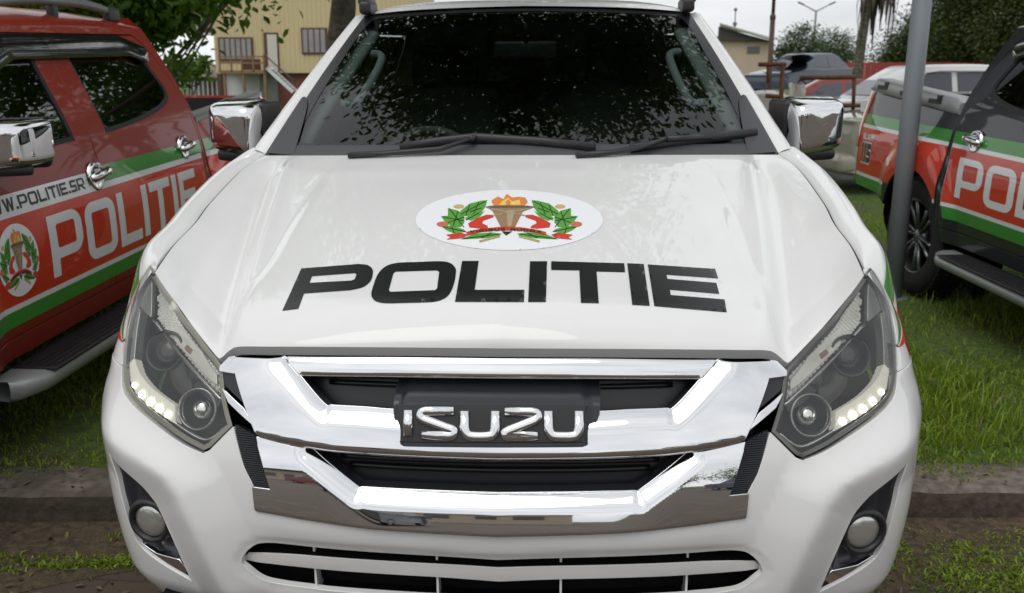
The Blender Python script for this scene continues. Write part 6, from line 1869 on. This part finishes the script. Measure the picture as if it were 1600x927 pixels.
def pk_x(r, pane, gx):
    pane('windscreen', 1.16, 1.15, 1.84, 1.58)
    for s in (1, -1):
        g = Geo(); g.tube([(s*(gx(1.55)+.03), y, z) for y, z in ((2.05, 1.56), (2.3, 1.60), (3.3, 1.60))], .035, 6, flat=.4); build('rain_visor', g, 'gutter_white', r)
car('pickup', 'white double cab pickup seen sideways behind the black police pickup', 'pickup truck', (gx_(1254, 16.8), 16.8, .06), R(-80), 'car_white', PKB, PKR, wid=1.76, glass=PKG, extra=pk_x, wheels=(.9, 3.95), wr=.37)
def suv_x(r, pane, gx):
    pane('windscreen', 1.10, 1.02, 1.60, 1.50)
    for s in (1, -1): build('indicator', Geo().rbox((s*.80, -.0, .78), (.16, .12, .16), .04), 'amber_lens', r)
    build('bumper', Geo().rbox((0, -.04, .50), (1.70, .22, .22), .07), 'car_beige', r); build('grille', Geo().rbox((0, -.005, .74), (1.15, .05, .14), .02), 'far_metal', r)
SUV = [(0, .34, 1), (0, .86), (.10, .94), (1.1, 1.02, 1), (4.2, 1.02, 1), (4.25, .34, 1), (3.8, .28), (.4, .28)]
SUVR = [(1.02, 1.0, 1), (1.6, 1.50), (1.9, 1.56), (3.9, 1.56), (4.15, 1.40), (4.2, 1.0, 1)]
SUVG = [[(1.5, 1.06, 1), (1.85, 1.44), (2.4, 1.48, 1), (2.4, 1.06, 1)], [(2.5, 1.06, 1), (2.5, 1.48, 1), (3.9, 1.45), (3.95, 1.06, 1)]]
car('old_car', 'dull beige pickup with orange indicator lamp showing below the right chrome mirror', 'pickup truck', (gx_(1297, 10.6)+.1, 10.9, .03), R(-84), 'car_beige', PKB, [(1.9, 1.10, 1), (2.5, 1.40), (2.9, 1.46), (3.6, 1.46), (4.0, 1.3), (4.1, 1.10, 1)], glass=[[(2.3, 1.14, 1), (2.6, 1.36), (3.1, 1.38, 1), (3.1, 1.14, 1)]], wheels=(1.15, 4.0), wr=.33,
    extra=lambda r, pane, gx: (build('indicator', Geo().rbox((-.80, -.0, .80), (.16, .14, .17), .05), 'amber_lens', r), build('bumper', Geo().rbox((0, -.05, .48), (1.72, .24, .22), .07), 'car_beige', r), build('bumper_step', Geo().rbox((0, -.02, .33), (1.6, .18, .10), .03), 'far_metal', r)))
def rusty_frame():
    r = empty('rusty_frame', (gx_(1270, 12.6), 12.6, .08)); tag(r, 'rusty steel frame trailer standing behind the right chrome mirror', 'trailer frame')
    g = Geo()
    A = at_world
    for px0, py0, px1, py1, wd in ((1185, 101, 1228, 101, .05), (1223, 101, 1215, 260, .055), (1250, 122, 1337, 121, .05), (1335, 121, 1333, 172, .045), (1305, 165, 1344, 165, .05), (1196, 150, 1222, 152, .05), (1316, 170, 1318, 235, .05), (1330, 172, 1330, 230, .05), (1200, 104, 1200, 130, .04)):
        p, q = A(px0, py0, 12.6), A(px1, py1, 12.6); g.tube([p-Vector(r.location), q-Vector(r.location)], wd*.62, 4)
    g.box((-.15, .5, .45), (1.3, 1.0, .07))
    build('frame_bars', g, 'rust', r)
    for s in (-.6, .2): build('wheel', Geo().lathe([(.1, -.07), (.26, -.08), (.28, 0), (.26, .08), (.1, .07)], c=(s, .2, .26), axis=(1, 0, 0), n=20), 'rubber', r)
rusty_frame()
def fender_scrap():
    g = Geo(); rows = []
    for i in range(12):
        t = i/11; rows.append([(gx_(1186, 13.6)+t*1.0, 13.6+.22*k, 1.02+.30*math.cos((k-2)*.75)+.03*math.sin(t*6)-.05*t) for k in range(5)])
    grid(g, np.array(rows)); return tag(build('scrap_panel', g, 'car_beige'), 'pale dented scrap body panel lying across the rusty frame', 'scrap panel')
fender_scrap()
def rag():
    g = Geo(); r_ = random.Random(8); rows = []
    c = at_world(1243, 150, 12.4)
    for i in range(9):
        t = i/8; rows.append([(c.x-.11+.22*k/6+.03*math.sin(t*5+k), c.y+.06*math.sin(k*1.9+t*3), c.z+.17-.36*t+.02*math.sin(k*2.1)) for k in range(7)])
    grid(g, np.array(rows)); return tag(build('white_rag', g, 'curtain'), 'crumpled white rag hanging on the rusty frame', 'rag')
rag()
car('small_car', 'small white car peeping out behind the tail of the red police pickup', 'car', (gx_(505, 11.5), 11.5, -.03), 0, 'car_white', SED, SEDR, glass=SEDG, extra=sed_x)
car('saloon', 'light coloured car roof glimpsed right beside the white pickup pillar', 'car', (gx_(915, 19.5), 18.8, -.02), R(-80), 'car_silver', SED, SEDR, glass=SEDG, extra=sed_x)

# ================================================================ what stands across the yard behind the viewer (seen mirrored in the chrome)
def yard_building():
    r = empty('long_building', (-12, -38, 0)); tag(r, 'long low building across the yard, mirrored in the chrome grille bars', 'building')
    build('wall', Geo().box((0, 0, 1.7), (30, 6, 3.4)), 'cream_wall', r); build('roof', Geo().box((0, 0, 3.55), (31.5, 7.6, .25)), 'roof_dark', r)
    for i in range(9): build('window', Geo().box((-12.5+i*3.1, 3.02, 1.7), (1.7, .08, 1.2)), 'window_dark', r)
yard_building()
car('parked_car', 'dark car parked across the yard, mirrored low in the chrome', 'car', (-3.5, -15, 0), R(10), 'car_dark', SUV, SUVR, glass=SUVG, extra=suv_x, wheels=(.8, 3.4))
car('parked_car', 'red car parked across the yard, mirrored in the lower chrome bar', 'car', (-9.0, -22, 0), R(80), 'car_red', SED, SEDR, glass=SEDG, extra=sed_x)
car('parked_car', 'blue car parked across the yard, mirrored in the right chrome wing', 'car', (8.5, -17, 0), R(-30), 'car_blue', SUV, SUVR, glass=SUVG, extra=suv_x, wheels=(.8, 3.4))
for i, (x, y) in enumerate(((16, -46), (25, -42), (36, -40))):
    tree('yard_tree', ('rounded tree nearest the long building across the yard, mirrored in the chrome', 'middle rounded tree across the yard, mirrored in the chrome', 'rounded tree at the far corner across the yard, mirrored in the chrome')[i], (x, y, 0), 8, .25, [(0, 0, 4.6, 3.2, 3, 2.2), (2, 0, 4, 2.4, 2, 1.8), (-2, 0, 4, 2.4, 2, 1.8)], 2200, .45, 'broad_leaf', 'trees across the yard', limbs=6, seed=60+i)
# ================================================================ the three pickups
GRP = 'police pickups parked side by side'
main = pickup('police_pickup', 'white police pickup parked facing the viewer with black lettering and round crest on its hood', 'white_paint', GRP)
T = Matrix(((T_R[0], T_U[0], -T_F[0], T_LOC[0]), (T_R[1], T_U[1], -T_F[1], T_LOC[1]), (T_R[2], T_U[2], -T_F[2], T_LOC[2]), (0, 0, 0, 1)))
main.matrix_world = cam.matrix_world @ T.inverted()
hood_markings(main)
interior(main, -1)
for s in (1, -1):
    part(('rfoot', s), 'roof_rack_foot', lambda s=s: (lambda g: (g.rbox((s*(WX3-.015), 2.045, WZ3+.030), (.045, .16, .05), .015), g.rbox((s*(WX3+.0), 2.10, WZ3+.055), (.035, .20, .03), .012))[0] and g)(Geo()), 'black_plastic', main)
    # the coloured bands start beside the lamp on the white wing
    def wing_bands(s=s):
        g = Geo(); Pf, Nf, nt = HOOD['fend']; m = min(len(Pf), nt+42)
        for c0, c1, mi in ((9, 14, 2), (14, 16, 0), (16, 23, 1)):
            A = Pf[:m, c0:c1+1]+Nf[:m, c0:c1+1]*.0014; N_ = Nf[:m, c0:c1+1]
            if s < 0: A = A*np.array((-1, 1, 1)); N_ = N_*np.array((-1, 1, 1))
            grid(g, A, mi=mi, flip=s < 0, N=N_.reshape(-1, 3))
        o = fixccw([(.33, .989), (.33, .957), (.545, .957)]+[(y, z) for y, z in arch_pts(.93, 122, 30, r=ARCH_R+.006)]+[(1.30, .70), (1.30, .989)])
        if s < 0: o = [(-a, b) for a, b in o[::-1]]
        return sheet(g, wrapyz(s), o, [], step=.03, h=.0014, mi=1)
    part(('mband', s), 'flank_band', wing_bands, BANDM, main)

red = pickup('police_pickup', 'dark red police pickup on the left with white lettering and crest on its doors', 'red_paint', GRP)
red.location = (-2.9, .19, -.025); red.rotation_euler = (.033, 0, -.0106)
interior(red, -1)
for ch in red.children:
    if ch.name.startswith('door_mirror'): ch.location = (.05, .02, -.09) if ch.data.vertices[0].co.x > 0 else (-.05, .02, -.09)
Z0, Z1 = .655, .985
items = [(0, [(1.33, Z0-.022), (3.60, Z0-.022), (3.60, Z1+.028), (2.265, Z1+.028), (2.265, Z1+.085), (1.33, Z1+.085)], [], 0),
         (1, [(1.33, Z0), (3.60, Z0), (3.60, Z1), (1.33, Z1)], [], 1),
         (2, [(2.265, Z1+.028), (3.62, Z1+.028), (3.625, Z1+.10), (2.28, Z1+.10)], [], 1),
         (2, [(1.33, Z0-.085), (3.585, Z0-.085), (3.60, Z0-.022), (1.33, Z0-.022)], [], 1)]
items += words_yz('POLITIE', 1.86, Z0+.035, 1.585, .255, 1, 0, 2, t=.19, gap=.10)
items += words_yz('WWW.POLITIE.SR', 1.44, Z1+.022, .79, .050, 1, 3, 2, t=.20, wd=.95, gap=.12)
flank_decal(red, ('redband', 1), 'door_band', BANDM, items, 1)
flank_decal(red, ('redemb', 1), 'door_emblem', EM_MATS, emblem_yz(1.625, (Z0+Z1)/2, .140, 1), 1)
items = [(2, [(3.675, Z1+.028), (5.0, Z1+.028), (5.0, Z1+.10), (3.675, Z1+.10)], [], 1), (0, [(3.675, Z1), (5.0, Z1), (5.0, Z1+.028), (3.675, Z1+.028)], [], 1), (1, cut_arch(3.675, 5.0, Z0, Z1), [], 1)]
flank_decal(red, ('redbed', 1), 'bed_band', BANDM, items, 1)
for s in (1, -1):
    part(('brail', s), 'bed_rail', bed_rail(s, False), 'rail_grey', red); rr_ = part(('rrail', s), 'roof_rail', roof_rail(s), 'rail_grey', red); [part(('rfeet', s, y), 'rail_foot', rail_feet(s, y, l), 'black_plastic', rr_) for y, l in ((2.17, .11), (2.75, .05), (3.36, .12))]

blk = pickup('police_pickup', 'black police pickup on the right with red and green bands and a silver bed guard', 'black_paint', GRP)
blk.location = (3.735, .69, -.015); blk.rotation_euler = (.038, 0, .0941)
interior(blk, -1)
Z0, Z1 = .685, 1.01
items = [(0, [(1.33, Z0-.024), (3.60, Z0-.024), (3.63, Z1+.024), (1.33, Z1+.024)], [], 0), (1, [(1.33, Z0), (3.60, Z0), (3.625, Z1), (1.33, Z1)], [], 1),
         (2, [(1.33, Z1+.024), (3.63, Z1+.024), (3.64, Z1+.095), (1.33, Z1+.095)], [], 1), (2, [(1.33, Z0-.095), (3.57, Z0-.095), (3.59, Z0-.024), (1.33, Z0-.024)], [], 1)]
items += words_yz('POLITIE', 3.50, Z0+.045, 1.66, .235, -1, 0, 2, t=.19, gap=.10)
flank_decal(blk, ('blkband', -1), 'door_band', BANDM, items, -1)
items = [(1, cut_arch(3.675, 5.03, Z0, Z1), [], 1), (0, [(3.675, Z1), (5.03, Z1), (5.03, Z1+.024), (3.675, Z1+.024)], [], 1), (2, [(3.675, Z1+.024), (5.03, Z1+.024), (5.03, Z1+.095), (3.675, Z1+.095)], [], 1)]
for a, b in ((3.66, 3.63+.03), ): pass
items += [(0, cut_arch(4.44, 5.03, Z0-.024, Z0), [], 1), (2, cut_arch(4.44, 5.03, Z0-.10, Z0-.024), [], 1), (0, [(3.675, Z0-.024), (3.70, Z0-.024), (3.70, Z0), (3.675, Z0)], [], 1)]
items += words_yz('ALARM', 4.95, .925, .20, .045, -1, 0, 2, t=.24, gap=.08)
for up, dl, sl in ((2, .010, 0), (3, 0, 3)):
    w_, sh = word('115', t=.26, wd=.84, gap=.16)
    for o, hs in sh:
        c = np.mean(o, 0); f = lambda p: (4.945-(p[0]+(dl*14*(1 if p[0] > c[0] else -1)*.25))/w_*.175, .765+p[1]*.14+(dl*(1 if p[1] > .5 else -1)))
        items.append((sl, [f(p) for p in o], [[f(p) for p in h] for h in hs], up))
flank_decal(blk, ('blkbed', -1), 'bed_band', BANDM, items, -1)
def notches():
    g = Geo()
    for y in (3.98, 4.42, 4.82):
        for dy, dz, wy, hz in ((0, 0, .16, .028), (-.055, .022, .05, .035)):
            zb = bed_z(y); e = Yfn(y, zb); g.box((-(e[0]+.004), y+dy, zb+.052+dz), (.024, wy, hz))
    return g
for s in (1, -1):
    br_ = part(('bguard', s), 'bed_guard', bed_rail(s, True), 'rail_grey' if False else 'silver_plastic', blk)
    if s < 0: part('notch', 'guard_notch', notches, 'black_plastic', br_)
    part(('rrail', s), 'roof_rail', roof_rail(s), 'silver_plastic', blk)
